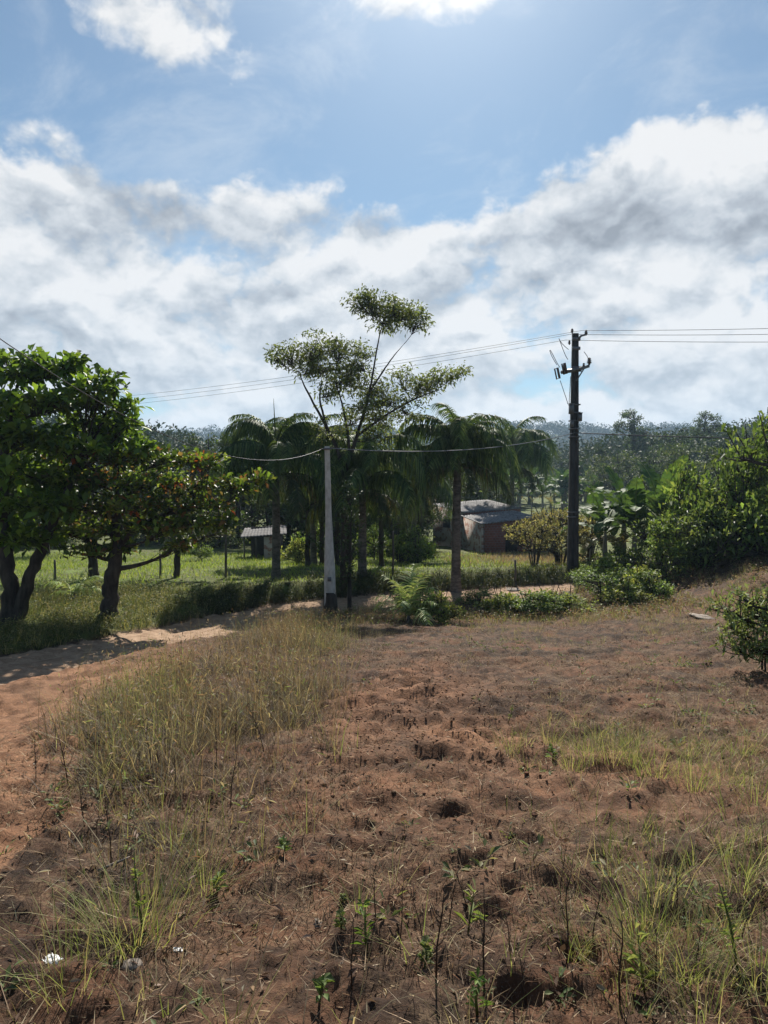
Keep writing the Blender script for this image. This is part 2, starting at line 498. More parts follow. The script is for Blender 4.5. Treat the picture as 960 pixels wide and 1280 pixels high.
# ------------------------------------------------------------------ ground + road
def build_ground():
    ys = [-60, -30, -15, -8, -4, -2, -1, -.4, 0]
    y = 0.25
    while y < 62: ys.append(y); y += .0085 * (y + .55)
    while y < 3200: ys.append(y); y *= 1.03
    ys = np.array(ys)
    s_in = np.arange(-.60, .6001, .003)
    so = .60 + np.cumsum(np.linspace(.006, .06, 50))
    ss = np.concatenate([-so[::-1], s_in, so])
    Y, S = np.meshgrid(ys, ss, indexing='ij')
    X = S * (np.maximum(np.abs(Y), 0) + 2.0)
    Z = terrain(X, Y)
    nr, nc = Y.shape
    V = np.stack([X, Y, Z], -1).reshape(-1, 3)
    x, yy = X.ravel(), Y.ravel()
    rd, rdrop, side = road_info(x, yy)
    hw = 1.45 + .35 * (vnoise(x * .6, yy * .6, 3) - .5) + .85 * (1 - sstep(11.5, 16, yy))
    road = 1 - sstep(-.35, .35, rd - hw - .45 * (fbm(x * 1.3, yy * 1.3, 3, 9) - .5))
    outer = (side > 0) & (rd > hw)
    green = np.where(outer, .95, 0) * sstep(.0, .5, rd - hw)
    dryhouse = np.exp(-(((x - 9) / 4.5) ** 2) - (((yy - 42) / 6.0) ** 2))
    green = green * (1 - .8 * dryhouse)
    green = np.maximum(green, sstep(50, 70, yy))
    strip = np.exp(-(((x + 2.2) / 1.0) ** 2)) * sstep(2.5, 4, yy) * (1 - sstep(19, 22, yy))
    litter = np.clip(.55 + .9 * (fbm(x * .5, yy * .5, 3, 61) - .5) + .3 * strip - .75 * clod_amount(x, yy) + .25 * sstep(1, 3, x) , 0, 1)
    red = np.clip(np.where(x < np.interp(yy, [2, 4.9, 7.4, 12, 15], [-1.6, -2.1, -2.9, -3.0, -3.2]), 1, .0) * (side < 0) * (1 - sstep(12, 15, yy)) * (.45 + .9 * fbm(x * 1.1, yy * 1.1, 2, 44)) + .75 * clod_amount(x, yy) * fbm(x * 1.5, yy * 1.5, 2, 4) * 1.3
                  + np.exp(-(((rd - hw - .6) / .55) ** 2)) * (side < 0) * .8 + .35 * sstep(.5, .75, fbm(x * .35, yy * .35, 3, 15)), 0, 1)
    litter = litter * (1 - .7 * np.clip(red, 0, 1) * (x < -2))
    idx = np.arange(nr * nc).reshape(nr, nc)
    Q = np.stack([idx[:-1, :-1], idx[:-1, 1:], idx[1:, 1:], idx[1:, :-1]], -1).reshape(-1, 4)
    onr = (road[Q].mean(1) > .5)
    ext = dict(road=road, litter=litter, green=green, red=red)
    for name, mask in (('ground', ~onr), ('dirt_road', onr)):
        q = Q[mask]; used = np.unique(q); remap = np.full(nr * nc, -1); remap[used] = np.arange(len(used))
        me = mk_mesh(name, V[used], remap[q], None, True, {k: v[used] for k, v in ext.items()})
        tag(link(name, me, M['earth']), kind='structure')
build_ground()

# ------------------------------------------------------------------ grass and litter
def col_mix(n, cols, weights, var=.25):
    cols = np.array(cols, float)
    k = rng.choice(len(cols), n, p=np.array(weights) / sum(weights))
    c = cols[k] * (1 + var * (rng.random((n, 1)) * 2 - 1))
    return np.clip(c * (1 + .12 * (rng.random((n, 3)) - .5)), 0, 1)


def scatter(n, x0, x1, y0, y1, dens):
    """n accepted points with density function dens(x,y) in 0..1"""
    ox, oy = [], []; got = 0; tries = 0
    while got < n and tries < 60:
        tries += 1
        x = rng.uniform(x0, x1, n * 2); y = rng.uniform(y0, y1, n * 2)
        k = rng.random(n * 2) < dens(x, y)
        ox.append(x[k]); oy.append(y[k]); got += int(k.sum())
    x = np.concatenate(ox)[:n]; y = np.concatenate(oy)[:n]
    return x, y


def clumped(x, y, per, rad):
    """replace each point by per points around it"""
    n = len(x)
    a = rng.random((n, per)) * 2 * math.pi; r = rad * np.sqrt(rng.random((n, per)))
    return (x[:, None] + r * np.cos(a)).ravel(), (y[:, None] + r * np.sin(a)).ravel(), a.ravel()


DRY = [(.30, .25, .16), (.22, .175, .115), (.38, .33, .21), (.13, .095, .065), (.20, .22, .09)]


def strip_dens(x, y):
    cx = np.interp(y, [2.5, 3.6, 4.9, 7.4, 12, 17, 21.5], [-.95, -1.1, -1.4, -1.85, -1.95, -2.0, -1.5])
    w = np.interp(y, [2.5, 3.6, 4.9, 7.4, 12, 17, 21.5], [.45, .55, .8, 1.2, 1.15, 1.2, 1.3])
    d = np.exp(-((x - cx) / w) ** 4)
    return d * (.12 + .88 * sstep(.46, .64, fbm(x * 1.1, y * .8, 3, 33))) * sstep(2.2, 4.2, y) * (.8 + .2 * sstep(4.0, 7, y))


# dry grass on the strip between the road and the field: a low dead mat, then taller thin grass
g = Geo()
def layer(npts, per, rad, hlo, hhi, pw, lean, curve, w, cols, wts, gcols=None, dens=strip_dens, hs=True):
    x, y = scatter(npts, -4.6, .4, 2.4, 22, dens)
    gx, gy, a = clumped(x, y, per, rad); n = len(gx)
    k = np.interp(y, [3, 5, 8, 16, 20], [.6, .85, 1.0, .9, .4]) if hs else 1 + 0 * y
    H = np.repeat((hlo + (hhi - hlo) * rng.random(len(x)) ** pw) * k, per) * (.4 + .8 * rng.random(n))
    c = col_mix(n, cols, wts, .35)
    if gcols:
        gm = np.repeat(sstep(.46, .66, fbm(x * .9 + 5, y * .7, 3, 71)), per)[:, None] * (rng.random((n, 1)) < .62)
        c = c * (1 - gm) + col_mix(n, gcols, [1] * len(gcols)) * gm
    az = a + (rng.random(n) - .5) * 2.5
    g.blades(np.stack([gx, gy, terrain(gx, gy) - .01], -1), az, H, w * (.5 + rng.random(n)), lean * rng.random(n), curve * rng.random(n), c, 2)
GC = [(.20, .23, .085), (.27, .28, .12), (.14, .17, .06)]
layer(8500, 9, .10, .05, .22, 1.2, 1.4, .8, .004, [(.17, .125, .085), (.10, .075, .052), (.25, .19, .125), (.055, .042, .032)], [3, 3, 2, 3])
layer(1750, 7, .13, .14, .56, 1.4, .85, .8, .0042, [(.33, .27, .18), (.24, .185, .12), (.42, .36, .24), (.13, .095, .065), (.20, .21, .09)], [3, 3, 3, 3, 2], GC)
layer(1200, 4, .10, .45, .80, 1.0, .3, .35, .0045, [(.17, .12, .085), (.11, .075, .055), (.28, .21, .14)], [2, 2, 2], GC)
# dry seed heads and shrivelled leaves caught among the stems
x, y = scatter(5200, -4.6, .4, 2.4, 22, strip_dens); n = len(x)
zz = (.08 + .55 * rng.random(n)) * np.interp(y, [3, 5, 8, 16, 20], [.6, .85, 1.0, .9, .4])
g.leaves(np.stack([x, y, terrain(x, y) + zz], -1), rng.normal(size=(n, 3)) + np.array([0, 0, .5]), .03 + .05 * rng.random(n), .012, col_mix(n, [(.16, .10, .07), (.24, .17, .12), (.30, .25, .16), (.17, .20, .08)], [3, 3, 2, 2]))
tag(g.build('dry_grass', M['grass']), 'knee-high dry yellow grass on the strip beside the dirt road', 'grass', kind='stuff')


# thin grass over the bare field
def field_dens(x, y):
    u = fbm(x * .9, y * .7, 3, 83)
    inside = (x > np.interp(y, [2, 6, 12, 22], [-1.4, -.6, -.9, -1.0])).astype(float)
    rightclump = np.exp(-(((x - 2.3) / 1.1) ** 2) - (((y - 6.2) / .9) ** 2)) * .9
    bottom = (.08 + .5 * sstep(.2, 1.4, x)) * (1 - sstep(3.4, 4.8, y))
    edge = .26 * sstep(13, 18, y)
    return inside * np.clip((rightclump + bottom + edge) * sstep(.36, .6, u) + .035 * sstep(.45, .6, u), 0, 1) * (1 - .9 * clod_amount(x, y))


x, y = scatter(2600, -2, 14, 2.0, 23, field_dens)
per = 11
gx, gy, a = clumped(x, y, per, .07); n = len(gx)
g = Geo()
Hc = np.repeat((.08 + .24 * rng.random(len(x)) ** 1.6) * (1 + .5 * sstep(15, 19, y)), per)
gm = np.repeat(rng.random(len(x)), per)[:, None]
c = np.where(gm < np.repeat(np.where(y > 13, .78, .5), per)[:, None], col_mix(n, DRY, [4, 3, 3, 2, 1]), col_mix(n, [(.22, .25, .09), (.30, .31, .13), (.15, .19, .06)], [3, 2, 2]))
g.blades(np.stack([gx, gy, terrain(gx, gy) - .008], -1), a, Hc * (.5 + .7 * rng.random(n)), .002 + .003 * rng.random(n), .15 + .5 * rng.random(n), .6 * rng.random(n), c, 2)
tag(g.build('field_grass', M['grass']), 'thin pale grass scattered over the bare reddish field', 'grass', kind='stuff')

# dead straw and stubble lying on the soil
def straw_dens(x, y):
    rd, _, side = road_info(x, y)
    return np.clip((.35 + .65 * sstep(.4, .65, fbm(x * .6, y * .6, 3, 61))) * (1 - .75 * clod_amount(x, y)) * (rd > 2.1) * (side < 0), 0, 1) * np.clip(1.25 - y / 20, .2, 1)
x, y = scatter(95000, -4, 12, 1.9, 21, lambda x, y: straw_dens(x, y) * (np.abs(x) < .62 * y + .3))
n = len(x)
g = Geo()
big = rng.random(n)
g.blades(np.stack([x, y, terrain(x, y) + .004], -1), rng.random(n) * 6.28, .008 + .035 * rng.random(n) ** 2, .002 + .003 * rng.random(n), 1.2 + 2.2 * rng.random(n), .3 * rng.random(n),
         col_mix(n, [(.36, .27, .16), (.22, .155, .09), (.10, .066, .04), (.48, .39, .26), (.18, .095, .055)], [2, 3, 4, 2, 3]), 2)
tag(g.build('straw_litter', M['straw']), 'broken dead straw lying over the bare soil', 'straw', kind='stuff')

# low broad-leaved weeds dotted about
x, y = scatter(420, -2.5, 9, 2.0, 15, lambda x, y: (np.abs(x) < .6 * y + .3) * (x > -2.2) * (.1 + .9 * sstep(.5, .62, fbm(x * .9, y * .9, 2, 151))) * (1 - .9 * clod_amount(x, y)))
n = len(x); lf = 11; P = np.repeat(np.stack([x, y, terrain(x, y)], -1), lf, 0); m = n * lf
sz = np.repeat(.02 + .045 * rng.random(n) ** 2, lf); aa = rng.random(m) * 6.28
P = P + np.stack([np.cos(aa), np.sin(aa), .3 + 2.2 * rng.random(m)], -1) * (sz * .8 * rng.random(m))[:, None]
g = Geo(); g.leaves(P, np.stack([np.cos(aa), np.sin(aa), .1 + .9 * rng.random(m)], -1), sz * (.7 + .7 * rng.random(m)), sz * .38, col_mix(m, [(.10, .14, .05), (.15, .18, .07), (.20, .19, .09), (.07, .10, .035)], [3, 3, 2, 2]))
tag(g.build('low_weeds', M['leaf_soft']), 'low grey-green weeds dotted over the bare field', 'weeds', kind='stuff')

# short dead stubble that roughens the field
g = Geo()
x, y = scatter(7500, -3.5, 13, 2.0, 22.5, lambda x, y: straw_dens(x, y) * (np.abs(x) < .6 * y + .4) * (.25 + .75 * sstep(.45, .6, fbm(x * 1.6, y * 1.6, 2, 131))))
per = 7; gx, gy, a = clumped(x, y, per, .06); n = len(gx)
g.blades(np.stack([gx, gy, terrain(gx, gy) - .006], -1), a, np.repeat(.02 + .075 * rng.random(len(x)) ** 1.8, per) * (.5 + .8 * rng.random(n)), .002 + .003 * rng.random(n), 1.3 * rng.random(n), .9 * rng.random(n),
         col_mix(n, [(.20, .14, .085), (.10, .068, .042), (.33, .25, .155), (.05, .035, .025)], [3, 3, 2, 3], .35), 2)
n = 6000
x, y = scatter(n, -3.5, 13, 2.0, 18, lambda x, y: straw_dens(x, y) * (np.abs(x) < .6 * y + .4)); n = len(x)
g.leaves(np.stack([x, y, terrain(x, y) + .006 + .012 * rng.random(n)], -1), rng.normal(size=(n, 3)) * np.array([1, 1, .35]), .02 + .04 * rng.random(n), .010 + .015 * rng.random(n), col_mix(n, [(.20, .13, .085), (.10, .065, .045), (.33, .27, .20)], [3, 3, 1], .3), roll=2.5)
tag(g.build('dead_stubble', M['straw']), 'short grey-brown stubble and dead leaves over the field', 'stubble', kind='stuff')

# crumbs of soil
def clods(nc):
    x, y = scatter(nc, -3.5, 9, 2.0, 15, lambda x, y: np.clip(1.25 * clod_amount(x, y) - .25, 0, 1) * (np.abs(x) < .6 * y + .3) * (road_info(x, y)[0] > 2.0))
    t = (1 + 5 ** .5) / 2
    I = norm(np.array([(-1, t, 0), (1, t, 0), (-1, -t, 0), (1, -t, 0), (0, -1, t), (0, 1, t), (0, -1, -t), (0, 1, -t), (t, 0, -1), (t, 0, 1), (-t, 0, -1), (-t, 0, 1)], float))
    T = np.array([(0, 11, 5), (0, 5, 1), (0, 1, 7), (0, 7, 10), (0, 10, 11), (1, 5, 9), (5, 11, 4), (11, 10, 2), (10, 7, 6), (7, 1, 8), (3, 9, 4), (3, 4, 2), (3, 2, 6), (3, 6, 8), (3, 8, 9), (4, 9, 5), (2, 4, 11), (6, 2, 10), (8, 6, 7), (9, 8, 1)])
    n = len(x)
    r = .003 + .010 * rng.random(n) ** 6 + .004 * rng.random(n)
    V = I[None] * (r[:, None, None] * (.65 + .7 * rng.random((n, 12, 1)))) * np.stack([1 + .5 * rng.random(n), 1 + .5 * rng.random(n), .7 + 0 * r], -1)[:, None, :]
    V = V + np.stack([x, y, terrain(x, y) + r * .1], -1)[:, None, :]
    g = Geo()
    g.add(V.reshape(-1, 3), None, (np.arange(n)[:, None, None] * 12 + T[None]).reshape(-1, 3), np.repeat(col_mix(n, [(.20, .105, .06), (.14, .075, .045), (.26, .135, .075)], [3, 2, 2]), 12, 0))
    tag(g.build('soil_clods', M['straw']), 'crumbly reddish clods of turned soil in the field', 'soil', kind='stuff')
clods(3500)


# weeds on the shaded verge under the almond trees
def outer_dens(x, y, lo, hi):
    rd, _, side = road_info(x, y)
    return (side > 0) * sstep(lo, lo + .25, rd - 1.35) * (1 - sstep(hi - .4, hi, rd - 1.35))
def weeds(name, n, box, dens, H, label, cols, wts, leafn=5, leaf=.05, cat='weeds'):
    x, y = scatter(n, *box, dens)
    n = len(x); g = Geo()
    z = terrain(x, y)
    hh = H * (.4 + .8 * rng.random(n))
    per = 5
    gx, gy, a = clumped(x, y, per, .09)
    g.blades(np.stack([gx, gy, terrain(gx, gy) - .01], -1), a, np.repeat(hh, per) * (.6 + .6 * rng.random(n * per)), .008 + .008 * rng.random(n * per), .1 + .4 * rng.random(n * per), .5 * rng.random(n * per), col_mix(n * per, cols, wts), 2)
    P = np.repeat(np.stack([x, y, z], -1), leafn, 0); m = len(P)
    P = P + np.stack([(rng.random(m) - .5) * .22, (rng.random(m) - .5) * .22, np.repeat(hh, leafn) * (.15 + .8 * rng.random(m))], -1)
    aa = rng.random(m) * 6.28
    g.leaves(P, np.stack([np.cos(aa), np.sin(aa), .2 + .5 * rng.random(m)], -1), leaf * (.7 + .8 * rng.random(m)), leaf * .6, col_mix(m, cols, wts))
    tag(g.build(name, M['grass']), label, cat, kind='stuff')

VG = [(.08, .11, .03), (.15, .16, .055), (.27, .24, .11), (.06, .08, .025)]
weeds('verge_weeds', 4200, (-16, -4.5, 12, 25.5), lambda x, y: outer_dens(x, y, 0, 7) * (.3 + .7 * sstep(.35, .55, fbm(x * .6, y * .6, 2, 19))), .38,
      'low weeds and grass on the verge under the almond trees', VG, [3, 3, 3, 2], 5, .06)
weeds('bank_weeds', 2600, (-7, 20, 23, 34), lambda x, y: outer_dens(x, y, -.1, 1.3), .34, 'shaded tangle of weeds hanging over the low bank beyond the road', [(.035, .05, .018), (.06, .07, .024), (.11, .10, .045)], [3, 3, 1], 4, .07)  # dark tints put the shade of the backlit bank into the weeds


weeds('edge_weeds', 1500, (-1.5, 12, 17.5, 27), lambda x, y: (road_info(x, y)[2] < 0) * (road_info(x, y)[0] > 1.3) * sstep(17.5, 21, y) * (.15 + .85 * sstep(.42, .6, fbm(x * .7, y * .7, 2, 119))), .26, 'mixed green and dry weeds along the far edge of the field',
      [(.14, .19, .05), (.22, .24, .09), (.26, .19, .12), (.19, .12, .08)], [2, 1, 3, 3], 5, .06)


def meadow_dens(x, y):
    rd, _, side = road_info(x, y)
    dry = np.exp(-(((x - 9) / 4.5) ** 2) - (((y - 42) / 6.0) ** 2))
    return (side > 0) * (rd > 2.4) * (.3 + .7 * sstep(.3, .5, fbm(x * .4, y * .3, 2, 29))) * (1 - .9 * dry)
x, y = scatter(30000, -24, 14, 25, 47, meadow_dens); n = len(x)
g = Geo()
g.blades(np.stack([x, y, terrain(x, y) - .01], -1), rng.random(n) * 6.28, .10 + .16 * rng.random(n) ** 2, .02 + .02 * rng.random(n), .2 + .5 * rng.random(n), .5 * rng.random(n), col_mix(n, [(.20, .28, .05), (.26, .34, .065), (.31, .34, .10)], [3, 3, 1]), 1)
tag(g.build('meadow_grass', M['grass']), 'bright green short grass on the meadow beyond the road bank', 'grass', kind='stuff')
x, y = scatter(5000, 3, 17, 31, 48, lambda x, y: np.exp(-(((x - 9) / 4.5) ** 2) - (((y - 41) / 6.0) ** 2))); n = len(x)
g = Geo()
g.blades(np.stack([x, y, terrain(x, y) - .01], -1), rng.random(n) * 6.28, .10 + .22 * rng.random(n), .015 + .02 * rng.random(n), .2 + .6 * rng.random(n), .5 * rng.random(n), col_mix(n, [(.30, .22, .14), (.22, .15, .10), (.2, .19, .08)], [3, 2, 1]), 1)
tag(g.build('yard_grass', M['grass']), 'dry brown grass in front of the brick house', 'grass', kind='stuff')


# ------------------------------------------------------------------ trees
def bez(a, b, c, n=7):
    t = np.linspace(0, 1, n)[:, None]
    return (1 - t) ** 2 * a + 2 * t * (1 - t) * b + t * t * c


def leaf_tree(trunks, clumps, leaf, cols, wts, twigs=1.0, per=8, up=.35, droop=.1, wig=.12, ratio=.5, tw_r=.006, spread=.16, wide=.55, special=None, limb_r=.5):
    """trunks: [(pts, radii)]; clumps: [(centre, radii, n_twigs)] in local metres. Returns (wood Geo, crown Geo)."""
    wood, crown = Geo(), Geo()
    S = []
    for pts, rad in trunks:
        pts = np.array(pts, float); rad = np.array(rad, float)
        tt = np.linspace(0, len(pts) - 1, 5 * len(pts))
        P = np.stack([np.interp(tt, np.arange(len(pts)), pts[:, k]) for k in range(3)], -1)
        rr = np.interp(tt, np.arange(len(pts)), rad)
        k = np.ones(5) / 5
        Ps = np.stack([np.convolve(np.pad(P[:, q], 2, 'edge'), k, 'valid') for q in range(3)], -1)
        Ps[0] = P[0]; Ps[-1] = P[-1]
        Ps[1:-1, :2] += (rng.random((len(P) - 2, 2)) - .5) * rr[1:-1, None] * .5
        wood.tube(Ps, rr, 9, jitter=.22)
        S.append(np.concatenate([Ps, rr[:, None]], 1))
    S = np.concatenate(S)
    for (c, r, nt) in clumps:
        c = np.array(c, float); r = np.array(r, float); nt = max(3, int(nt * twigs))
        dz = c[2] - S[:, 2]; hd = np.hypot(c[0] - S[:, 0], c[1] - S[:, 1])
        cost = np.hypot(hd, dz) + np.where(dz < .35 * hd, 2.5 * (.35 * hd - dz), 0)
        i = int(np.argmin(cost)); a = S[i, :3]; ra = max(.012, min(S[i, 3] * limb_r, .09))
        e = c - np.array([0, 0, r[2] * .25])
        mid = (a + e) / 2 + np.array([0, 0, -.12 * np.linalg.norm(e - a)]) + (rng.random(3) - .5) * wig * np.linalg.norm(e - a)
        L = bez(a, mid, e, 9)
        wood.tube(L, np.linspace(ra, .012 + .1 * ra, 9), 6)
        u = norm(rng.normal(size=(nt, 3))); q = rng.random((nt, 1)) ** .42
        TP = c + u * q * r
        tone = .78 + .44 * rng.random()
        for p in TP:
            k = rng.integers(4, 9); b = L[k]
            m2 = (b + p) / 2 + (rng.random(3) - .5) * .22 * np.linalg.norm(p - b) + np.array([0, 0, -.06 * np.linalg.norm(p - b)])
            Tw = bez(b, m2, p, 4)
            wood.tube(Tw, np.linspace(tw_r * 2, tw_r * .7, 4), 4, cap=False)
        n = nt * per
        b = np.repeat(TP, per, 0)
        out = norm(b - c + 1e-6)
        D = norm(rng.normal(size=(n, 3))) + .45 * out + np.array([0, 0, up])
        off = norm(rng.normal(size=(n, 3))) * (rng.random((n, 1)) ** .6) * spread
        off[:, 2] *= .7
        C = col_mix(n, cols, wts, .22) * tone * np.repeat(.8 + .4 * rng.random(nt), per)[:, None]
        if special is not None:
            C = special(b + off, C)
        Ln = leaf * (.6 + .7 * rng.random(n))
        crown.leaves(b + off, D, Ln, Ln * ratio, C, droop=droop, wide=wide)
    return wood, crown


def px_clumps(base, Y, lst, depth=.9, flat=1.0):
    """[(px,py,rx_px,rz_px,n,dy)] -> local clumps around a tree standing at base"""
    out = []
    for (px, py, rx, rz, n, dy) in lst:
        p = at(px, py, Y + dy) - base
        k = (Y + dy) / F
        out.append((p, (rx * k, rx * k * depth, rz * k * flat), n))
    return out


def plant_at(px, Y):
    p = at(px, 700, Y); x = p[0]
    return np.array([x, Y, gz(x, Y)])


# --- big almond tree, left edge
AL = [(.065, .125, .02), (.10, .175, .026), (.14, .22, .032), (.04, .075, .015)]
b = plant_at(14, 20.0)
tr = [([(0, 0, -.1), (-.05, 0, 1.2), (-.25, .1, 2.4), (-.3, .2, 4.2), (-.1, .2, 5.6), (.2, .2, 6.6)], [.27, .21, .19, .14, .09, .04]),
      ([(.05, 0, -.1), (.35, -.05, .9), (.75, 0, 2.0), (1.2, .1, 3.0), (1.7, .2, 4.2)], [.2, .17, .15, .11, .06])]
cl = px_clumps(b, 20, [(20, 465, 45, 20, 60, 0), (75, 462, 34, 13, 40, .3), (110, 488, 40, 14, 46, -.2), (135, 505, 30, 12, 30, .2), (60, 500, 55, 22, 80, -.6), (0, 510, 60, 28, 90, .5),
                       (120, 530, 48, 20, 60, .6), (30, 545, 60, 26, 90, -.8), (90, 560, 50, 22, 60, -.4), (-60, 500, 60, 40, 90, 0), (-80, 590, 60, 40, 80, 0), (20, 590, 60, 26, 90, -.5),
                       (-20, 640, 60, 30, 80, .3), (55, 630, 55, 28, 80, -.7), (25, 670, 50, 24, 60, -.2), (80, 600, 50, 24, 60, .8), (-10, 560, 70, 36, 90, 1.2), (40, 610, 70, 36, 90, 1.4), (150, 545, 30, 12, 26, .5), (92, 452, 14, 7, 12, .1), (40, 446, 16, 7, 12, .2), (130, 474, 14, 7, 12, -.2), (162, 508, 12, 8, 10, .1), (5, 448, 20, 9, 14, 0), (158, 530, 16, 8, 12, 0), (170, 560, 20, 8, 14, 0)], flat=.4)
t = thing('almond_tree', 'tall dark green broad-leaved tree with forked trunk at the left edge', 'tree', b)
w, c = leaf_tree(tr, cl, .29, AL, [2, 4, 4, 1], per=6, ratio=.52, up=.2, spread=.24, wide=.62)
w.build('trunk', M['bark'], t, smooth=True); c.build('crown', M['leaf'], t)

# --- second almond tree with red leaves
b = plant_at(134, 20.6)
tr = [([(0, 0, -.1), (.08, 0, .7), (.22, 0, 1.5), (.3, .05, 2.2), (.25, .1, 3.0), (.3, .1, 3.9)], [.27, .22, .2, .16, .11, .05]),
      ([(.24, 0, 1.9), (.7, .05, 2.5), (1.5, .1, 2.9), (2.5, .1, 3.1), (3.4, .1, 3.3)], [.10, .08, .065, .045, .025])]
SP = [at(250, 572, 20.3) - b, at(243, 592, 20.3) - b, at(279, 636, 20.6) - b, at(140, 592, 20.2) - b, at(85, 560, 20) - b, at(160, 640, 20.2) - b, at(215, 600, 20.3) - b]
def redden(P, C):
    for k, q in enumerate(SP):
        d = np.linalg.norm(P - q, axis=1)
        m = (d < (.24 if k < 3 else .45)) & (rng.random(len(P)) < (.5 if k < 2 else .22))
        C[m] = np.array([(.45, .12, .035), (.34, .09, .035), (.36, .18, .05)])[rng.integers(0, 3, int(m.sum()))] * (.6 + .6 * rng.random((int(m.sum()), 1)))
    m = rng.random(len(P)) < .05
    C[m] = np.array([.24, .12, .045]) * (.6 + .7 * rng.random((int(m.sum()), 1)))
    return C
cl = px_clumps(b, 20.6, [(95, 570, 40, 14, 40, -.2), (150, 572, 40, 12, 44, -.4), (205, 572, 38, 13, 40, .2), (248, 578, 28, 16, 36, -.2), (120, 600, 45, 14, 46, -.5), (180, 605, 45, 12, 44, -.3),
                         (240, 606, 34, 12, 30, .2), (290, 603, 30, 9, 26, 0), (322, 598, 14, 8, 10, .2), (100, 632, 46, 16, 50, -.7), (160, 630, 46, 16, 50, -.6), (215, 632, 42, 14, 40, .2), (268, 632, 32, 12, 26, .1),
                         (130, 662, 46, 18, 46, 0), (85, 660, 34, 20, 36, .4), (185, 655, 36, 14, 30, .3), (165, 590, 60, 20, 50, 1.3), (120, 640, 70, 30, 60, 1.4), (220, 612, 50, 20, 40, 1.0), (155, 685, 26, 12, 14, .2), (70, 590, 26, 10, 24, 0), (300, 612, 20, 8, 14, .2), (205, 662, 34, 14, 30, -.4), (240, 655, 30, 14, 26, -.3), (275, 655, 22, 14, 20, 0), (225, 682, 24, 10, 16, -.2), (110, 690, 30, 12, 20, -.3)], flat=.46)
t = thing('almond_tree', 'spreading low tree with scattered red leaves and thick leaning dark trunk', 'tree', b)
w, c = leaf_tree(tr, cl, .23, [(.08, .135, .02), (.13, .20, .03), (.19, .24, .04), (.04, .07, .015), (.16, .12, .045)], [3, 4, 2, 3, 1], per=7, ratio=.52, up=.25, spread=.26, wide=.62, special=redden)
w.build('trunk', M['bark'], t, smooth=True); c.build('crown', M['leaf'], t)

# --- slim trees on the left plateau
def slim(name, label, px, Y, top, clumps, leaf, cols, wts, mat, r0=.1, lean=0, bark='bark', per=8, **kw):
    b = plant_at(px, Y)
    tp = at(px + lean, top, Y) - b
    h = tp[2]
    tr = [([(0, 0, -.1), (tp[0] * .15, .05, h * .3), (tp[0] * .55, 0, h * .65), (tp[0], 0, h)], [r0, r0 * .8, r0 * .55, r0 * .2])]
    t = thing(name, label, 'tree', b)
    w, c = leaf_tree(tr, px_clumps(b, Y, clumps), leaf, cols, wts, per=per, **kw)
    w.build('trunk', M[bark], t, smooth=True); c.build('crown', M[mat], t)
    return t

DK = [(.022, .042, .014), (.035, .06, .018), (.05, .08, .022)]
slim('leafy_tree', 'dark tree with short stout trunk behind the leaning almond trunk', 116, 28, 610, [(110, 620, 50, 26, 60, 0), (150, 640, 45, 24, 50, .5), (80, 640, 45, 24, 50, .8), (120, 660, 40, 20, 30, .3)], .2, DK, [2, 3, 1], 'leaf_dark', .2)
slim('slender_tree', 'slender grey-leaved tree on the meadow left of the shed', 221, 28.5, 600, [(225, 640, 34, 18, 40, 0), (255, 650, 30, 16, 36, .3), (200, 660, 30, 16, 36, .4), (240, 672, 34, 14, 34, -.3), (275, 660, 20, 14, 22, .2), (222, 618, 30, 14, 30, .3)], .13, [(.07, .085, .035), (.10, .11, .05), (.05, .06, .025)], [2, 2, 2], 'leaf_soft', .13, bark='bark')
slim('slender_tree', 'thin dark sapling growing close beside the pale pole', 436, 21.6, 640, [(437, 650, 16, 20, 26, 0), (440, 690, 14, 22, 26, .1), (433, 720, 12, 18, 18, 0), (438, 620, 16, 18, 22, .1)], .12, DK, [2, 3, 2], 'leaf_dark', .07, 3)

# --- tall airy tree behind the pale pole
b = plant_at(428, 27.2); Y = 27.2
def L_(px, py, dy=0): return tuple(at(px, py, Y + dy) - b)
tr = [([(0, 0, -.1), L_(430, 640), L_(432, 590), L_(415, 545), L_(395, 510), L_(379, 480), L_(374, 465)], [.13, .10, .085, .062, .045, .028, .015]),
      ([L_(432, 590), L_(446, 545), L_(458, 505), L_(466, 470), L_(472, 430), L_(478, 405)], [.08, .062, .05, .036, .025, .013]),
      ([L_(462, 490), L_(478, 465), L_(492, 445), L_(505, 430)], [.04, .03, .02, .008]),
      ([L_(408, 532), L_(399, 500), L_(402, 475)], [.05, .035, .015]),
      ([L_(437, 570), L_(434, 530), L_(425, 495), L_(418, 475)], [.06, .05, .03, .015]),
      ([L_(446, 545), L_(480, 520), L_(515, 500), L_(545, 488)], [.05, .04, .03, .015])]
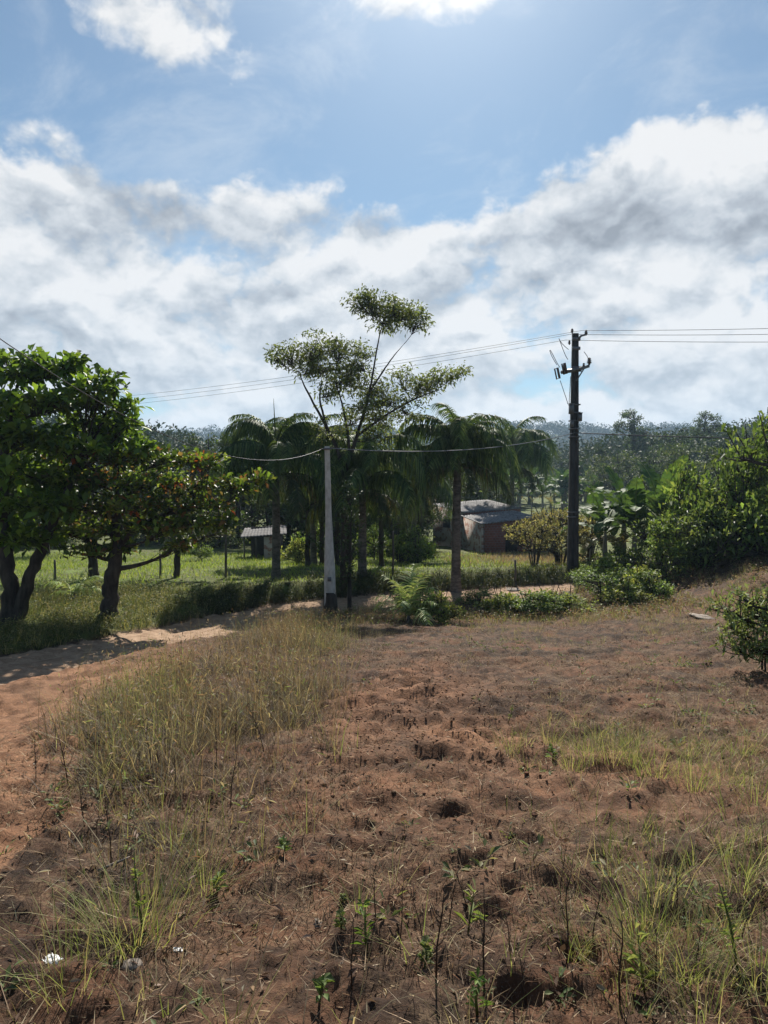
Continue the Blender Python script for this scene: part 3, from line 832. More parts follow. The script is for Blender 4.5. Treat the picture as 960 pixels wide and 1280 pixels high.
cl = px_clumps(b, Y, [(440, 525, 26, 14, 26, .2), (410, 540, 22, 14, 20, 0), (475, 540, 26, 14, 24, .2), (452, 440, 12, 10, 10, .1), (458, 372, 10, 6, 8, 0), (508, 392, 26, 8, 24, .1), (345, 448, 12, 7, 10, 0), (385, 462, 24, 10, 20, 0), (440, 470, 24, 12, 26, .1), (455, 505, 24, 12, 26, -.2), (500, 470, 20, 9, 14, .2), (360, 444, 26, 11, 34, 0), (395, 434, 30, 13, 46, -.2), (425, 436, 22, 10, 30, .2), (400, 456, 34, 11, 40, .3), (448, 376, 18, 9, 18, -.1), (468, 380, 26, 12, 42, .1), (495, 388, 26, 11, 38, -.2), (522, 402, 22, 7, 22, 0), (480, 400, 20, 12, 26, .2),
                      (425, 475, 22, 14, 34, .1), (445, 455, 18, 14, 26, -.2), (408, 492, 16, 12, 18, .1), (462, 488, 26, 16, 40, .3), (485, 498, 26, 14, 36, 0), (520, 486, 24, 11, 26, .2), (548, 470, 24, 9, 24, -.2), (572, 464, 17, 8, 14, 0), (535, 483, 26, 7, 20, .1), (470, 520, 30, 14, 30, .4), (510, 515, 24, 10, 20, .2)], .9, 1.45)
t = thing('airy_tree', 'tall slender tree with open flat-topped crown rising behind the pale pole', 'tree', b)
w, c = leaf_tree(tr, cl, .16, [(.14, .18, .06), (.18, .22, .08), (.10, .13, .045)], [3, 2, 2], twigs=1.6, per=9, ratio=.36, spread=.32, droop=.25, up=.1, tw_r=.005)
w.build('trunk', M['bark'], t, smooth=True); c.build('crown', M['leaf_soft'], t)

# ------------------------------------------------------------------ palms
def frond_mesh(L, e0, bend, leaflet, hang, cols, wts, n=46, w=.045, name='frond', plum=.5):
    g = Geo()
    m = 16; e = e0; p = np.zeros(3); pts = [p.copy()]
    for k in range(m):
        e -= bend * (.4 + 1.2 * k / m) / m
        p = p + np.array([math.cos(e), 0, math.sin(e)]) * L / m; pts.append(p.copy())
    pts = np.array(pts)
    g.tube(pts, np.linspace(.028, .006, m + 1) * (L / 2.4), 5, C=cols[0])
    t = np.repeat(np.linspace(.12, .99, n), 2); sgn = np.tile([1, -1], n)
    ti = t * m
    P = np.stack([np.interp(ti, np.arange(m + 1), pts[:, k]) for k in range(3)], -1)
    tan = norm(np.stack([np.interp(ti, np.arange(m + 1), np.gradient(pts[:, k])) for k in range(3)], -1))
    lat = np.array([0, 1.0, 0])[None] * sgn[:, None]
    nrm = np.cross(np.array([0, 1.0, 0])[None], tan) * -1
    N = len(t)
    D = norm(lat * 1.0 + tan * .55 + nrm * ((rng.random((N, 1)) - .35) * 2 * plum))
    ln = leaflet * (np.sin(np.clip(t * 2.6 + .5, 0, math.pi)) ** .6 * .75 + .3) * (.8 + .4 * rng.random(N))
    S = norm(np.cross(D, tan) * .4 + tan)
    out = []
    for k in range(4):
        q = k / 3
        c = P + D * (ln * q * (1 - .3 * hang * q))[:, None] - np.array([0, 0, 1.0]) * (ln * hang * q * q * .9)[:, None]
        ww = w * (L / 2.4) * (1 - q) ** .7 + .003
        out += [c - S * ww / 2, c + S * ww / 2]
    V = np.stack(out, 1).reshape(-1, 3); i = np.arange(N)[:, None] * 8
    Q = np.concatenate([i + np.array([[2 * k, 2 * k + 1, 2 * k + 3, 2 * k + 2]]) for k in range(3)])
    g.add(V, Q, None, np.repeat(col_mix(N, cols, wts), 8, 0))
    return g.mesh(name)


PG = [(.045, .08, .025), (.08, .13, .038), (.13, .18, .06)]
FR = [frond_mesh(2.6, R(86), R(120), .55, .8, PG, [2, 3, 2], 60, .042), frond_mesh(2.9, R(78), R(165), .66, 1.0, PG, [2, 3, 3], 66, .042), frond_mesh(3.0, R(64), R(172), .7, 1.1, PG, [2, 3, 3], 66, .042),
      frond_mesh(2.8, R(42), R(150), .7, 1.15, PG, [3, 3, 2], 66, .042), frond_mesh(2.5, R(10), R(100), .6, 1.1, [(.05, .06, .025), (.04, .06, .025), (.11, .09, .045)], [2, 3, 1], 46)]
for f in FR: f.materials.append(M['frond'])


def palm(name, label, px, Y, crown_py, rt=.13, s=1.0, counts=(3, 6, 7, 6, 4), lean=0, group=None, fr=FR, twin=False):
    b = plant_at(px, Y)
    tp = at(px + lean, crown_py, Y) - b; h = tp[2]
    t = thing(name, label, 'palm', b, group=group)
    g = Geo()
    zz = np.linspace(-.1, 1, 26) 
    pts = np.stack([tp[0] * np.clip(zz, 0, 1) ** 1.5, .04 * np.sin(zz * 5), zz * h], -1)
    rr = rt * (1.25 - .35 * np.clip(zz, 0, 1)) + .35 * rt * np.exp(-((zz) / .05) ** 2) + .012 * (np.arange(26) % 2)
    g.tube(pts, rr, 10)
    g.build('trunk', M['bark_palm'], t, smooth=True)
    k = 0
    for ci, cnt in enumerate(counts):
        for j in range(cnt):
            o = bpy.data.objects.new('frond', fr[ci]); COL.objects.link(o); o.parent = t
            o.location = (tp[0], 0, h - (.03, .08, .2, .42, .7)[ci] * s)
            o.rotation_euler = ((random.random() - .5) * .5, (random.random() - .5) * .45, j * 2 * math.pi / cnt + ci * 1.1 + random.random() * .9)
            o.scale = (s * (.72 + .5 * random.random()),) * 3
            if twin and ci < 2:
                o.rotation_euler = ((random.random() - .5) * .3, -.1 + (random.random() - .5) * .2, (j % 2) * math.pi + (random.random() - .5) * 1.1); o.scale = (s * (.82 + .18 * random.random()),) * 3
    if twin:
        g = Geo(); g.tube([(tp[0], 0, h - .2), (tp[0] - .03, 0, h + 1.0), (tp[0] - .08, 0, h + 2.1)], [.05, .03, .006], 6, C=(.09, .13, .04)); g.build('spear_leaf', M['frond'], t)
    return t


palm('palm_tree', 'dark feathery palm with twin arching tufts left of the pale pole', 345, 28.0, 568, .13, 1.1, (4, 10, 9, 9, 6), twin=True)
palm('palm_tree', 'dark palm with grey trunk just right of the pale pole', 453, 28.6, 590, .14, 1.15, (2, 7, 9, 9, 7))
palm('palm_tree', 'round-headed weeping palm standing in front of the brick house', 570, 28.4, 560, .15, 1.0, (4, 11, 13, 12, 8), 2)
palm('palm_tree', 'short dark palm with drooping dead skirt in the middle of the grove', 517, 41, 600, .13, 1.1, (2, 6, 8, 8, 6))
palm('palm_tree', 'pale green weeping palm behind the right side of the brick house', 640, 56, 566, .16, 1.6, (2, 8, 10, 10, 5))
palm('palm_tree', 'slim palm with ragged lower fronds half hidden left of the pale pole', 392, 36, 566, .13, 1.25, (2, 7, 8, 9, 6), -6)

# young palms
YG = [(.24, .32, .11), (.33, .38, .17), (.17, .24, .07)]
FY = [frond_mesh(1.3, R(80), R(50), .42, .3, YG, [2, 2, 1], 22, .07), frond_mesh(1.3, R(62), R(90), .42, .5, YG, [2, 2, 1], 22, .07), frond_mesh(1.25, R(40), R(95), .4, .6, YG, [2, 2, 1], 22, .07)]
for f in FY: f.materials.append(M['frond'])
def young_palm(label, px, Y, s, counts=(2, 3, 3)):
    b = plant_at(px, Y); t = thing('young_palm', label, 'palm', b)
    g = Geo(); g.tube([(0, 0, -.05), (0, 0, .12 * s), (0, 0, .3 * s)], [.07 * s, .06 * s, .02 * s], 7); g.build('trunk', M['bark_palm'], t)
    for ci, cnt in enumerate(counts):
        for j in range(cnt):
            o = bpy.data.objects.new('frond', FY[ci]); COL.objects.link(o); o.parent = t
            o.location = (0, 0, .2 * s); o.rotation_euler = ((random.random() - .5) * .3, 0, j * 6.283 / cnt + ci * .9 + random.random() * .5); o.scale = (s * (.8 + .4 * random.random()),) * 3
young_palm('pale young palm with open fronds on the verge beside the leaning trunk', 92, 23.5, .85, (1, 2, 3))
young_palm('pale green young palm among bushes at the edge of the field', 511, 19.3, 1.0, (5, 4, 2))

# ------------------------------------------------------------------ bananas
def banana_leaf(L, W, e0, bend, cols, tear=.5):
    m, q = 18, 4
    e = e0; p = np.zeros(3); pts = [p.copy()]; tn = []
    for k in range(m):
        e -= bend * (.3 + 1.4 * k / m) / m
        d = np.array([math.cos(e), 0, math.sin(e)]); tn.append(d); p = p + d * L / m; pts.append(p.copy())
    pts = np.array(pts); tn = np.array(tn + [tn[-1]])
    g = Geo(); g.tube(pts, np.linspace(.03, .006, m + 1), 5, C=(.22, .26, .09))
    wf = W * np.sin(np.clip(np.linspace(-.12, 1, m + 1), .0, 1) ** .8 * math.pi) ** .55
    for sgn in (1, -1):
        for k in range(2, m):
            dr = (.1 + tear * rng.random()); gap = rng.random() < .35
            a0, a1 = pts[k], pts[k + 1] - (tn[k] * L / m * .12 if gap else 0)
            w0, w1 = wf[k] / 2, wf[k + 1] / 2
            V = []
            for j in range(q + 1):
                t = j / q
                off = np.array([0, sgn * t, 0]); dz = .25 * t - dr * t * t
                n0 = np.cross(tn[k], [0, 1, 0]) * -1
                V += [a0 + off * w0 + n0 * dz * w0 + tn[k] * .1 * w0 * t, a1 + off * w1 + n0 * dz * w1 + tn[k] * .1 * w1 * t]
            Q = [(2 * j, 2 * j + 1, 2 * j + 3, 2 * j + 2) for j in range(q)]
            g.add(V, Q, None, col_mix(1, cols, [1] * len(cols), .15)[0])
    me = g.mesh('leaf'); me.materials.append(M['banana']); return me


BG = [(.065, .12, .035), (.09, .155, .042), (.05, .095, .03)]
BL = [banana_leaf(2.1, .7, R(80), R(45), BG), banana_leaf(2.3, .75, R(60), R(90), BG), banana_leaf(2.3, .7, R(35), R(100), BG), banana_leaf(1.7, .5, R(-10), R(65), [(.16, .13, .06), (.22, .2, .12), (.12, .14, .05)], .9)]
def banana(label, loc, s, group=None, counts=(2, 4, 4, 2), rz=None):
    t = thing('banana_plant', label, 'banana plant', loc, random.random() * 6 if rz is None else rz, s, group)
    g = Geo(); g.tube([(0, 0, -.1), (.02, 0, .6), (.03, .02, 1.3), (.02, .02, 1.9)], [.13, .12, .09, .05], 9, jitter=.1); g.build('trunk', M['bark_pale'], t, smooth=True)
    for ci, cnt in enumerate(counts):
        for j in range(cnt):
            o = bpy.data.objects.new('leaf', BL[ci]); COL.objects.link(o); o.parent = t; o.location = (.02, .02, 1.8 - .08 * ci)
            o.rotation_euler = ((random.random() - .5) * .2, (random.random() - .5) * .2, j * 6.283 / cnt + ci * 1.3 + random.random() * .7); o.scale = (.85 + .3 * random.random(),) * 3
    return t
for px, Y, s, lab, rz in ((757, 31.5, .95, 'banana plant with long pale drooping leaf just right of the dark power pole', 2.6), (793, 31, 1.1, 'banana plant with broad bright upright leaves left of the dense bushes', .8), (826, 31.5, 1.3, 'tall banana plant with one sunlit leaf above the dense bushes', 1.9),
                          (740, 38, 1.1, 'banana plant half hidden directly behind the dark power pole', 4.0), (778, 35, 1.3, 'banana plant with dark upright leaves behind the other bananas', 5.1)):
    banana(lab, plant_at(px, Y), s, rz=rz)
# the plantation far behind the house
proto = banana('grey-green banana plant in the distant plantation behind the brick house', plant_at(630, 118), 1.6, 'banana plants in the distant plantation')
for i in range(34):
    px = 600 + 150 * random.random(); Y = 106 + 40 * random.random() + (i % 3) * 8
    copy_thing(proto, plant_at(px, Y), random.random() * 6, 1.4 + .7 * random.random())

# ------------------------------------------------------------------ background trees (protos, then copies)
def proto_tree(h, wid, ncl, leaf, cols, wts, per, open_=.0, trunk_h=.3, flat=.7, mat='leaf_dark', seed=0):
    cl = []
    for k in range(ncl):
        u = norm(rng.normal(size=3)); q = rng.random() ** .4
        z = trunk_h * h + (h * (1 - trunk_h)) * (.5 + .46 * u[2] * q)
        wz = wid * (1 - .35 * abs(u[2] * q))
        r = wid * (.20 + .14 * rng.random())
        cl.append(((u[0] * q * wz * .8, u[1] * q * wz * .8, z), (r, r, r * flat), int(16 * (1 - open_))))
    tr = [([(0, 0, -.2), (.05 * wid, .02, .3 * h), (-.04 * wid, .05, .6 * h), (.03, 0, .88 * h)], [.022 * h, .018 * h, .012 * h, .004 * h])]
    w, c = leaf_tree(tr, cl, leaf, cols, wts, per=per, spread=leaf * 1.6, tw_r=.008)
    return w.mesh('trunk', True), c.mesh('crown'), mat

G1 = [(.035, .062, .022), (.058, .095, .03), (.085, .125, .04)]
G2 = [(.055, .085, .032), (.08, .115, .042), (.11, .14, .052)]
PT = {'round': proto_tree(8, 2.9, 32, .24, G1, [2, 3, 2], 9, trunk_h=.12),
      'tall': proto_tree(10, 2.2, 32, .24, G1, [2, 3, 2], 9, trunk_h=.14),
      'airy': proto_tree(10, 2.4, 24, .24, G1, [2, 3, 2], 9, .2, trunk_h=.34, flat=.5, mat='leaf_soft'),
      'broad': proto_tree(7, 4.0, 40, .26, G2, [2, 3, 2], 9, trunk_h=.06, flat=.6, mat='leaf_soft')}
for k, (w, c, m) in PT.items():
    w.materials.append(M['bark']); c.materials.append(M[m])
PH = {'round': 8, 'tall': 10, 'airy': 10, 'broad': 7}
def bg_tree(kind, px, Y, top, label, group=None, name='leafy_tree', wide=1.0):
    b = plant_at(px, Y); h = (at(px, top, Y) - b)[2]; s = h / PH[kind]
    t = thing(name, label, 'tree', b, random.random() * 6.28, (s * wide, s * wide, s), group)
    w, c, m = PT[kind]
    link('trunk', w, None, t); link('crown', c, None, t)
    return t
GG = 'trees of the dark grove behind the palms'
for a in (('round', 262, 60, 528, 'dark rounded tree above the red-leaved crown, left of the twin-tufted palm'), ('tall', 298, 55, 512, 'dark tall tree peeking over the left shoulder of the twin-tufted palm'),
          ('round', 318, 64, 540, 'dark rounded tree directly behind the small shed roof'), ('round', 385, 52, 535, 'dense dark tree filling the gap left of the pale pole'), ('broad', 420, 50, 556, 'wide dense tree directly behind the pale pole'),
          ('round', 410, 52, 520, 'dark rounded tree top behind the pale pole'), ('round', 470, 52, 532, 'dense dark tree behind the stem of the tall airy tree'), ('tall', 500, 50, 530, 'dark upright tree just left of the weeping palm head'),
          ('broad', 524, 62, 545, 'wide green tree behind the weeping palm trunk'), ('round', 596, 84, 556, 'dark rounded tree behind the roof of the brick house'), ('broad', 452, 60, 545, 'wide dim tree far back in the middle of the grove'),
          ('round', 350, 62, 535, 'dim rounded tree far behind the twin-tufted palm'), ('broad', 240, 60, 548, 'broad green tree at the foot of the wooded hill'), ('tall', 205, 58, 535, 'dark upright tree behind the red-leaved tree'), ('round', 60, 45, 560, 'dark rounded tree behind the big left-edge tree'), ('broad', 170, 56, 580, 'broad dark tree behind the crown of the red-leaved tree'),
          ('broad', 215, 62, 590, 'low dark tree on the meadow edge left of the shed'), ('broad', 268, 64, 580, 'low dark tree behind the left corner of the shed'), ('broad', 305, 62, 575, 'wide dark tree right behind the shed'), ('round', 362, 54, 552, 'dark tree just right of the twin-tufted palm trunk'), ('broad', 378, 56, 585, 'low wide tree between shed and pale pole'),
          ('broad', 440, 54, 580, 'low dark tree between the pale pole and the palm beside it'), ('broad', 480, 58, 570, 'low wide tree right of the palm beside the pale pole'), ('broad', 510, 50, 585, 'low dark tree behind the short dark palm'), ('broad', 560, 82, 566, 'dark tree behind the left roof of the brick house'), ('broad', 612, 88, 575, 'dim tree behind the middle of the house roofs'),
          ('broad', 30, 52, 600, 'low dark tree behind the forked trunk'), ('broad', 110, 54, 610, 'low dark tree behind the pale young palm'), ('tall', 336, 54, 535, 'dark tree half merged with the twin-tufted palm'), ('tall', 525, 48, 532, 'dark tree half merged with the weeping palm'), ('tall', 436, 36, 552, 'dark leafy tree around the foot of the airy tree'), ('tall', 402, 36, 556, 'dark leafy tree half hidden by the pale pole top'), ('tall', 384, 34, 548, 'dark leafy tree between the twin-tufted palm and the pale pole'), ('tall', 421, 33.5, 545, 'dark leafy tree immediately right of the pale pole'), ('tall', 476, 34, 550, 'dark leafy tree between the palm beside the pole and the weeping palm')):
    bg_tree(*a, group=GG)
GR = 'trees of the wooded slope behind the power pole'
for a in (('airy', 790, 150, 500, 'tall emergent tree with tufted crown on the slope right of the power pole'), ('airy', 878, 150, 505, 'thin emergent tree rising above the ridge line above the bushes'),
          ('broad', 770, 110, 556, 'broad tree on the slope above the banana leaves'), ('round', 835, 120, 530, 'rounded tree just right of the tufted emergent tree'), ('tall', 750, 130, 545, 'upright dark tree close to the right of the power pole'),
          ('round', 815, 90, 560, 'rounded grey-green tree low on the slope above the bananas'), ('broad', 860, 95, 545, 'broad grey-green tree on the slope above the dense bushes'), ('round', 905, 130, 525, 'rounded tree on the ridge below the thin emergent tree'),
          ('tall', 945, 110, 515, 'tall dark tree on the ridge at the right edge'), ('broad', 925, 80, 545, 'broad tree at the right edge above the dense bushes'), ('round', 700, 160, 560, 'small distant tree to the left of the power pole, above the plantation'), ('round', 725, 140, 565, 'small distant tree directly behind the power pole'),
          ('tall', 985, 70, 520, 'tall tree cut off by the right edge of the view'), ('broad', 660, 170, 568, 'low distant tree above the pale weeping palm')):
    bg_tree(*a, group=GR)

# ------------------------------------------------------------------ far forest on the hills
def forest(name, label, n, dens, y0, y1, smax, per, size, hmin, hmax, cols):
    u = rng.random(n * 6); y = y0 + (y1 - y0) * u; s = rng.uniform(-smax, smax, n * 6); x = s * y
    k = rng.random(n * 6) < dens(x, y, s); x, y = x[k][:n], y[k][:n]
    n = len(x); z = terrain(x, y, False); H = hmin + (hmax - hmin) * rng.random(n); Wd = H * (.32 + .2 * rng.random(n))
    uu = norm(rng.normal(size=(n, per, 3))); q = rng.random((n, per, 1)) ** .35
    P = uu * q * np.stack([Wd, Wd, H * .40], -1)[:, None, :] + np.stack([x, y, z + H * .6], -1)[:, None, :]
    m = n * per; P = P.reshape(-1, 3)
    D = norm(rng.normal(size=(m, 3)) + np.array([0, 0, .2]))
    tone = np.repeat(.8 + .4 * rng.random(n), per)[:, None]
    g = Geo(); ls = size * (.6 + .8 * rng.random(m)) * np.repeat(np.sqrt(H / hmax), per)
    g.leaves(P - D * ls[:, None] / 2, D, ls, ls * .7, col_mix(m, cols, [1] * len(cols)) * tone)
    t = np.stack([x, y, z], -1)
    tag(g.build(name, M['far_leaf']), label, 'forest', kind='stuff')
FC = [(.035, .055, .022), (.05, .072, .028), (.07, .09, .036)]
forest('slope_wood', 'woodland covering the near slopes on either side of the valley', 1500, lambda x, y, s: np.where(s > 0, sstep(.22, .36, s + (y - 140) / 900), sstep(-.2, -.3, s)) * 1.0, 120, 330, .75, 230, .85, 6, 13, [(.035, .055, .02), (.045, .07, .025)])
forest('valley_wood', 'band of woodland across the valley beyond the plantation', 900, lambda x, y, s: 1.0 + 0 * x, 175, 420, .75, 120, 1.1, 4, 9, [(.035, .055, .02), (.048, .07, .026)])
forest('distant_wood', 'hazy blue woodland covering the distant hills', 5200, lambda x, y, s: 1.0 + 0 * x, 480, 1000, .75, 60, 2.2, 8, 18, [(.035, .055, .022), (.045, .068, .027)])

# ------------------------------------------------------------------ shrubs
def proto_shrub(h, w, leaf, cols, wts, ncl=12, per=9, nt=12, mat='leaf_soft', ratio=.5, stems=4, up=.3, flat=.8, low=.06):
    tr = []
    for k in range(stems):
        a = k * 6.28 / stems + rng.random(); r = w * .45 * rng.random() + .1 * w
        tr.append(([(.05 * math.cos(a), .05 * math.sin(a), -.05), (.4 * r * math.cos(a), .4 * r * math.sin(a), .4 * h), (r * math.cos(a), r * math.sin(a), .85 * h)], [.014 * h, .010 * h, .004 * h]))
    cl = []
    for k in range(ncl):
        a = rng.random() * 6.28; q = rng.random() ** .55 * w * .75; z = h * (low + (.82 - low) * rng.random()) * (1 - .3 * (q / w) ** 2)
        r = w * (.24 + .16 * rng.random()); cl.append(((q * math.cos(a), q * math.sin(a), z), (r, r, r * flat), nt))
    g, c = leaf_tree(tr, cl, leaf, cols, wts, per=per, spread=leaf * 1.3, ratio=ratio, up=up, tw_r=.004)
    wm, cm = g.mesh('stems', True), c.mesh('foliage'); wm.materials.append(M['bark']); cm.materials.append(M[mat])
    return wm, cm
SG = [(.10, .165, .04), (.15, .225, .055), (.20, .27, .075)]
SY = [(.20, .25, .06), (.27, .30, .085), (.15, .19, .045)]
SH = {'green': proto_shrub(1, .62, .085, SG, [2, 3, 2]), 'green2': proto_shrub(1, .7, .07, SG, [2, 3, 2], 14),
      'lime': proto_shrub(1, .6, .08, SY, [2, 3, 2]), 'dark': proto_shrub(1, .75, .06, [(.045, .08, .02), (.075, .12, .028), (.11, .16, .04)], [2, 3, 2], 18, mat='leaf'),
      'sparse': proto_shrub(1, .8, .05, [(.26, .24, .10), (.34, .31, .15), (.18, .17, .07), (.15, .17, .06)], [2, 2, 2, 1], 18, 8, 12, stems=8, flat=.4, low=.35),
      'standard': proto_shrub(1, .62, .085, [(.16, .215, .08), (.22, .27, .11), (.12, .165, .055)], [2, 3, 2], 22, 8, 11, ratio=.36, stems=3, low=.24, flat=.75),
      'broad': proto_shrub(1, .7, .10, [(.10, .15, .045), (.14, .19, .06), (.08, .12, .035)], [2, 3, 2], 13, ratio=.35)}
def shrub(kind, px, Y, h, label, wide=1.0, group=None, name='shrub', cat='bush', loc=None):
    b = plant_at(px, Y) if loc is None else np.array([loc[0], loc[1], gz(*loc)])
    t = thing(name, label, cat, b, random.random() * 6.28, (h * wide, h * wide, h), group)
    link('stems', SH[kind][0], None, t); link('foliage', SH[kind][1], None, t)
    return t
E = 'bushes along the far edge of the field'
for a in (('green', 527, 19.6, 1.35, 'leafy green bush around the foot of the pale young palm', .8), ('lime', 551, 19.1, 1.3, 'bright lime-green bush just right of the pale young palm', .8), ('green2', 508, 20.2, .9, 'low dark-stemmed green bush left of the pale young palm', .8),
          ('lime', 625, 21.4, 1.1, 'yellow-green bush at the field edge below the house yard', 1.2), ('green', 660, 21.0, .85, 'low green bush at the field edge between house and power pole', 1.5), ('lime', 690, 21.6, 1.1, 'bright green bush at the left foot of the dark power pole', 1.3),
          ('green2', 738, 26, 1.1, 'green bush at the right foot of the dark power pole', 1.1), ('lime', 800, 23.2, 1.6, 'yellow-green bush with yellow leaves in front of the dense bushes', 1.0), ('green', 770, 25, 1.3, 'mid-green bush between the pole and the yellow-leaved bush', 1.0), ('dark', 833, 24.5, 1.2, 'dark green low bush right of the yellow-leaved bush', 1.0), ('green2', 600, 22.8, .7, 'low sprawling green bush left of the yellow-green bush', 1.6), ('lime', 642, 21.2, .6, 'small lime bush nearest the bare field below the house yard', 1.5), ('green', 678, 20.8, .8, 'mid-green bush between the two bright edge bushes', 1.4), ('lime', 712, 21.2, 1.0, 'pale green bush in front of the power pole foot', 1.4), ('green2', 752, 22.6, 1.1, 'sprawling green bush right of the pole foot', 1.5), ('lime', 785, 21.8, 1.0, 'small yellow-green bush in front of the yellow-leaved bush', 1.3), ('green', 815, 22.2, 1.0, 'small green bush at the right end of the edge bushes', 1.3)):
    shrub(a[0], a[1], a[2], a[3], a[4], a[5], E)
E2 = 'dense bushes on the right beyond the field'
for a in (('dark', 828, 28, 3.3, 'dense dark bush right of the bananas', .7), ('green2', 858, 27, 4.7, 'tall dense bush with sunlit top leaves in the dense clump', .6), ('dark', 900, 27.5, 5.5, 'large bright-topped bush at the middle of the dense clump', .55), ('green2', 948, 26, 5.6, 'large sunlit bush at the right edge', .55),
          ('broad', 880, 25.0, 2.9, 'rounded leafy bush in front of the dense clump', .75), ('green', 925, 24.6, 3.4, 'sunlit green bush low at the right of the dense clump', .7), ('dark', 985, 24, 5.2, 'dense bush cut off by the right edge', .7), ('dark', 850, 33, 4.9, 'dim-topped bush behind the dense clump', .6), ('dark', 965, 32, 6.6, 'tallest dark bush at the back of the dense clump', .55), ('green', 845, 25.2, 2.3, 'low sunlit bush at the left front of the dense clump', .8), ('green2', 764, 29.6, 1.7, 'leafy bush at the foot of the drooping banana', 1.0), ('broad', 796, 29.2, 1.8, 'leafy bush at the foot of the upright banana', .9), ('dark', 742, 30.2, 1.4, 'low dark bush right behind the power pole foot', 1.0)):
    shrub(a[0], a[1], a[2], a[3], a[4], a[5], E2)
for a in (('sparse', 668, 33, 2.7, 'sparse yellowish shrub with spreading bare stems right of the brick house', .75), ('sparse', 700, 36, 3.4, 'sparse brownish shrub between the bare-stemmed shrub and the power pole', .8), ('sparse', 738, 35, 2.3, 'sparse yellowish shrub just right of the power pole', .8), ('sparse', 690, 46, 3.6, 'pale yellowish bush behind the bare-stemmed shrub', .8)):
    shrub(a[0], a[1], a[2], a[3], a[4], a[5], 'sparse shrubs in the house yard')
for a in (('lime', 372, 37, 2.0, 'sunlit shrub right of the small shed', .8), ('green', 388, 39, 2.4, 'green shrub behind the pale pole, right of the shed', .8), ('lime', 500, 37, 2.3, 'sunlit shrub between the two middle palm trunks', .9), ('green', 521, 36, 2.1, 'sunlit green shrub midway left of the weeping palm trunk', .8), ('lime', 530, 44, 2.2, 'pale shrub well left of the brick house', .8),
          ('green2', 470, 40, 2.2, 'dim green shrub right of the palm beside the pale pole', .9), ('dark', 517, 38, 1.5, 'dark low bush at the foot of the short dark palm', .8), ('green', 250, 40, 1.3, 'low shrub on the meadow left of the shed', 1.0), ('dark', 275, 52, 2.6, 'dark shrub behind the left end of the shed', 1.0)):
    shrub(a[0], a[1], a[2], a[3], a[4], a[5], 'shrubs on the meadow among the palms')
for i, (px, Y, h, lab) in enumerate(((208, 56, 3.0, 'dark thicket bush on the meadow beyond the slender tree'), (235, 52, 3.0, 'dark thicket bush behind the shrub left of the shed'), (262, 57, 3.0, 'dark thicket bush just left of the shed'), (318, 56, 3.4, 'dark thicket bush hidden behind the shed'), (368, 54, 3.3, 'dark thicket bush right of the shed wall'),
                        (398, 50, 3.4, 'dark thicket bush left of the pale pole foot'), (425, 46, 3.2, 'dark thicket bush right behind the pale pole foot'), (447, 50, 3.2, 'dark thicket bush behind the palm beside the pale pole'), (478, 47, 3.3, 'dark thicket bush left of the sunlit shrub in the grove'), (505, 54, 3.8, 'dark thicket bush behind the sunlit shrub in the grove'), (498, 57, 4.0, 'dark thicket bush left of the brick house'), (20, 50, 2.8, 'dark thicket bush behind the forked trunk at the left edge'), (70, 52, 3.0, 'dark thicket bush beyond the fence post behind the pale young palm'), (165, 54, 3.0, 'dark thicket bush behind the leaning trunk'))):
    shrub('dark', px, Y, h, lab, 1.0, 'dark thicket under the grove')
p = hit(945, 838)
shrub('standard', 0, 0, 1.3, 'pale-leaved rounded bush standing alone near the right edge of the field', .85, loc=(p[0] + .12, p[1]))

# ------------------------------------------------------------------ houses
def wall_quad(g, a, b, za0, za1, zb0, zb1, th=.15):
    """vertical wall from a to b with (z bottom, z top) at both ends; tint carries metres along / up"""
    a = np.array(a, float); b = np.array(b, float); d = (b - a); L = np.linalg.norm(d); n = np.array([d[1], -d[0]]) / L * th / 2
    V = []; C = []
    for s in (1, -1):
        for (p, z, u) in ((a, za0, 0), (b, zb0, L), (b, zb1, L), (a, za1, 0)):
            V.append((p[0] + n[0] * s, p[1] + n[1] * s, z)); C.append((u, z + 10, 0))
    g.add(V, [(0, 1, 2, 3), (7, 6, 5, 4), (0, 4, 5, 1), (3, 2, 6, 7), (1, 5, 6, 2), (0, 3, 7, 4)], None, C)


def roof_sheet(g, c00, c10, c11, c01, over=.25, waves=22, amp=.025, th=.03):
    c = [np.array(q, float) for q in (c00, c10, c11, c01)]
    m = sum(c) / 4
    c = [q + norm((q - m)[None])[0] * over for q in c]
    nu, nv = waves * 6 + 1, 8
    U, Vv = np.meshgrid(np.linspace(0, 1, nu), np.linspace(0, 1, nv), indexing='ij')
    P = ((1 - U) * (1 - Vv))[..., None] * c[0] + (U * (1 - Vv))[..., None] * c[1] + (U * Vv)[..., None] * c[2] + ((1 - U) * Vv)[..., None] * c[3]
    P[..., 2] += amp * np.sin(U * waves * 2 * math.pi) + .03 + .02 * (vnoise(U * 5, Vv * 4, 2) - .5)
    top = P.reshape(-1, 3); bot = top - np.array([0, 0, th]); n = nu * nv
    idx = np.arange(n).reshape(nu, nv)
    q = np.stack([idx[:-1, :-1], idx[1:, :-1], idx[1:, 1:], idx[:-1, 1:]], -1).reshape(-1, 4)
    rim = np.concatenate([idx[:, 0], idx[-1, 1:], idx[-2::-1, -1], idx[0, -2:0:-1]])
    r2 = np.roll(rim, -1)
    g.add(np.vstack([top, bot]), np.concatenate([q, q[:, ::-1] + n, np.stack([rim, rim + n, r2 + n, r2], -1)]))


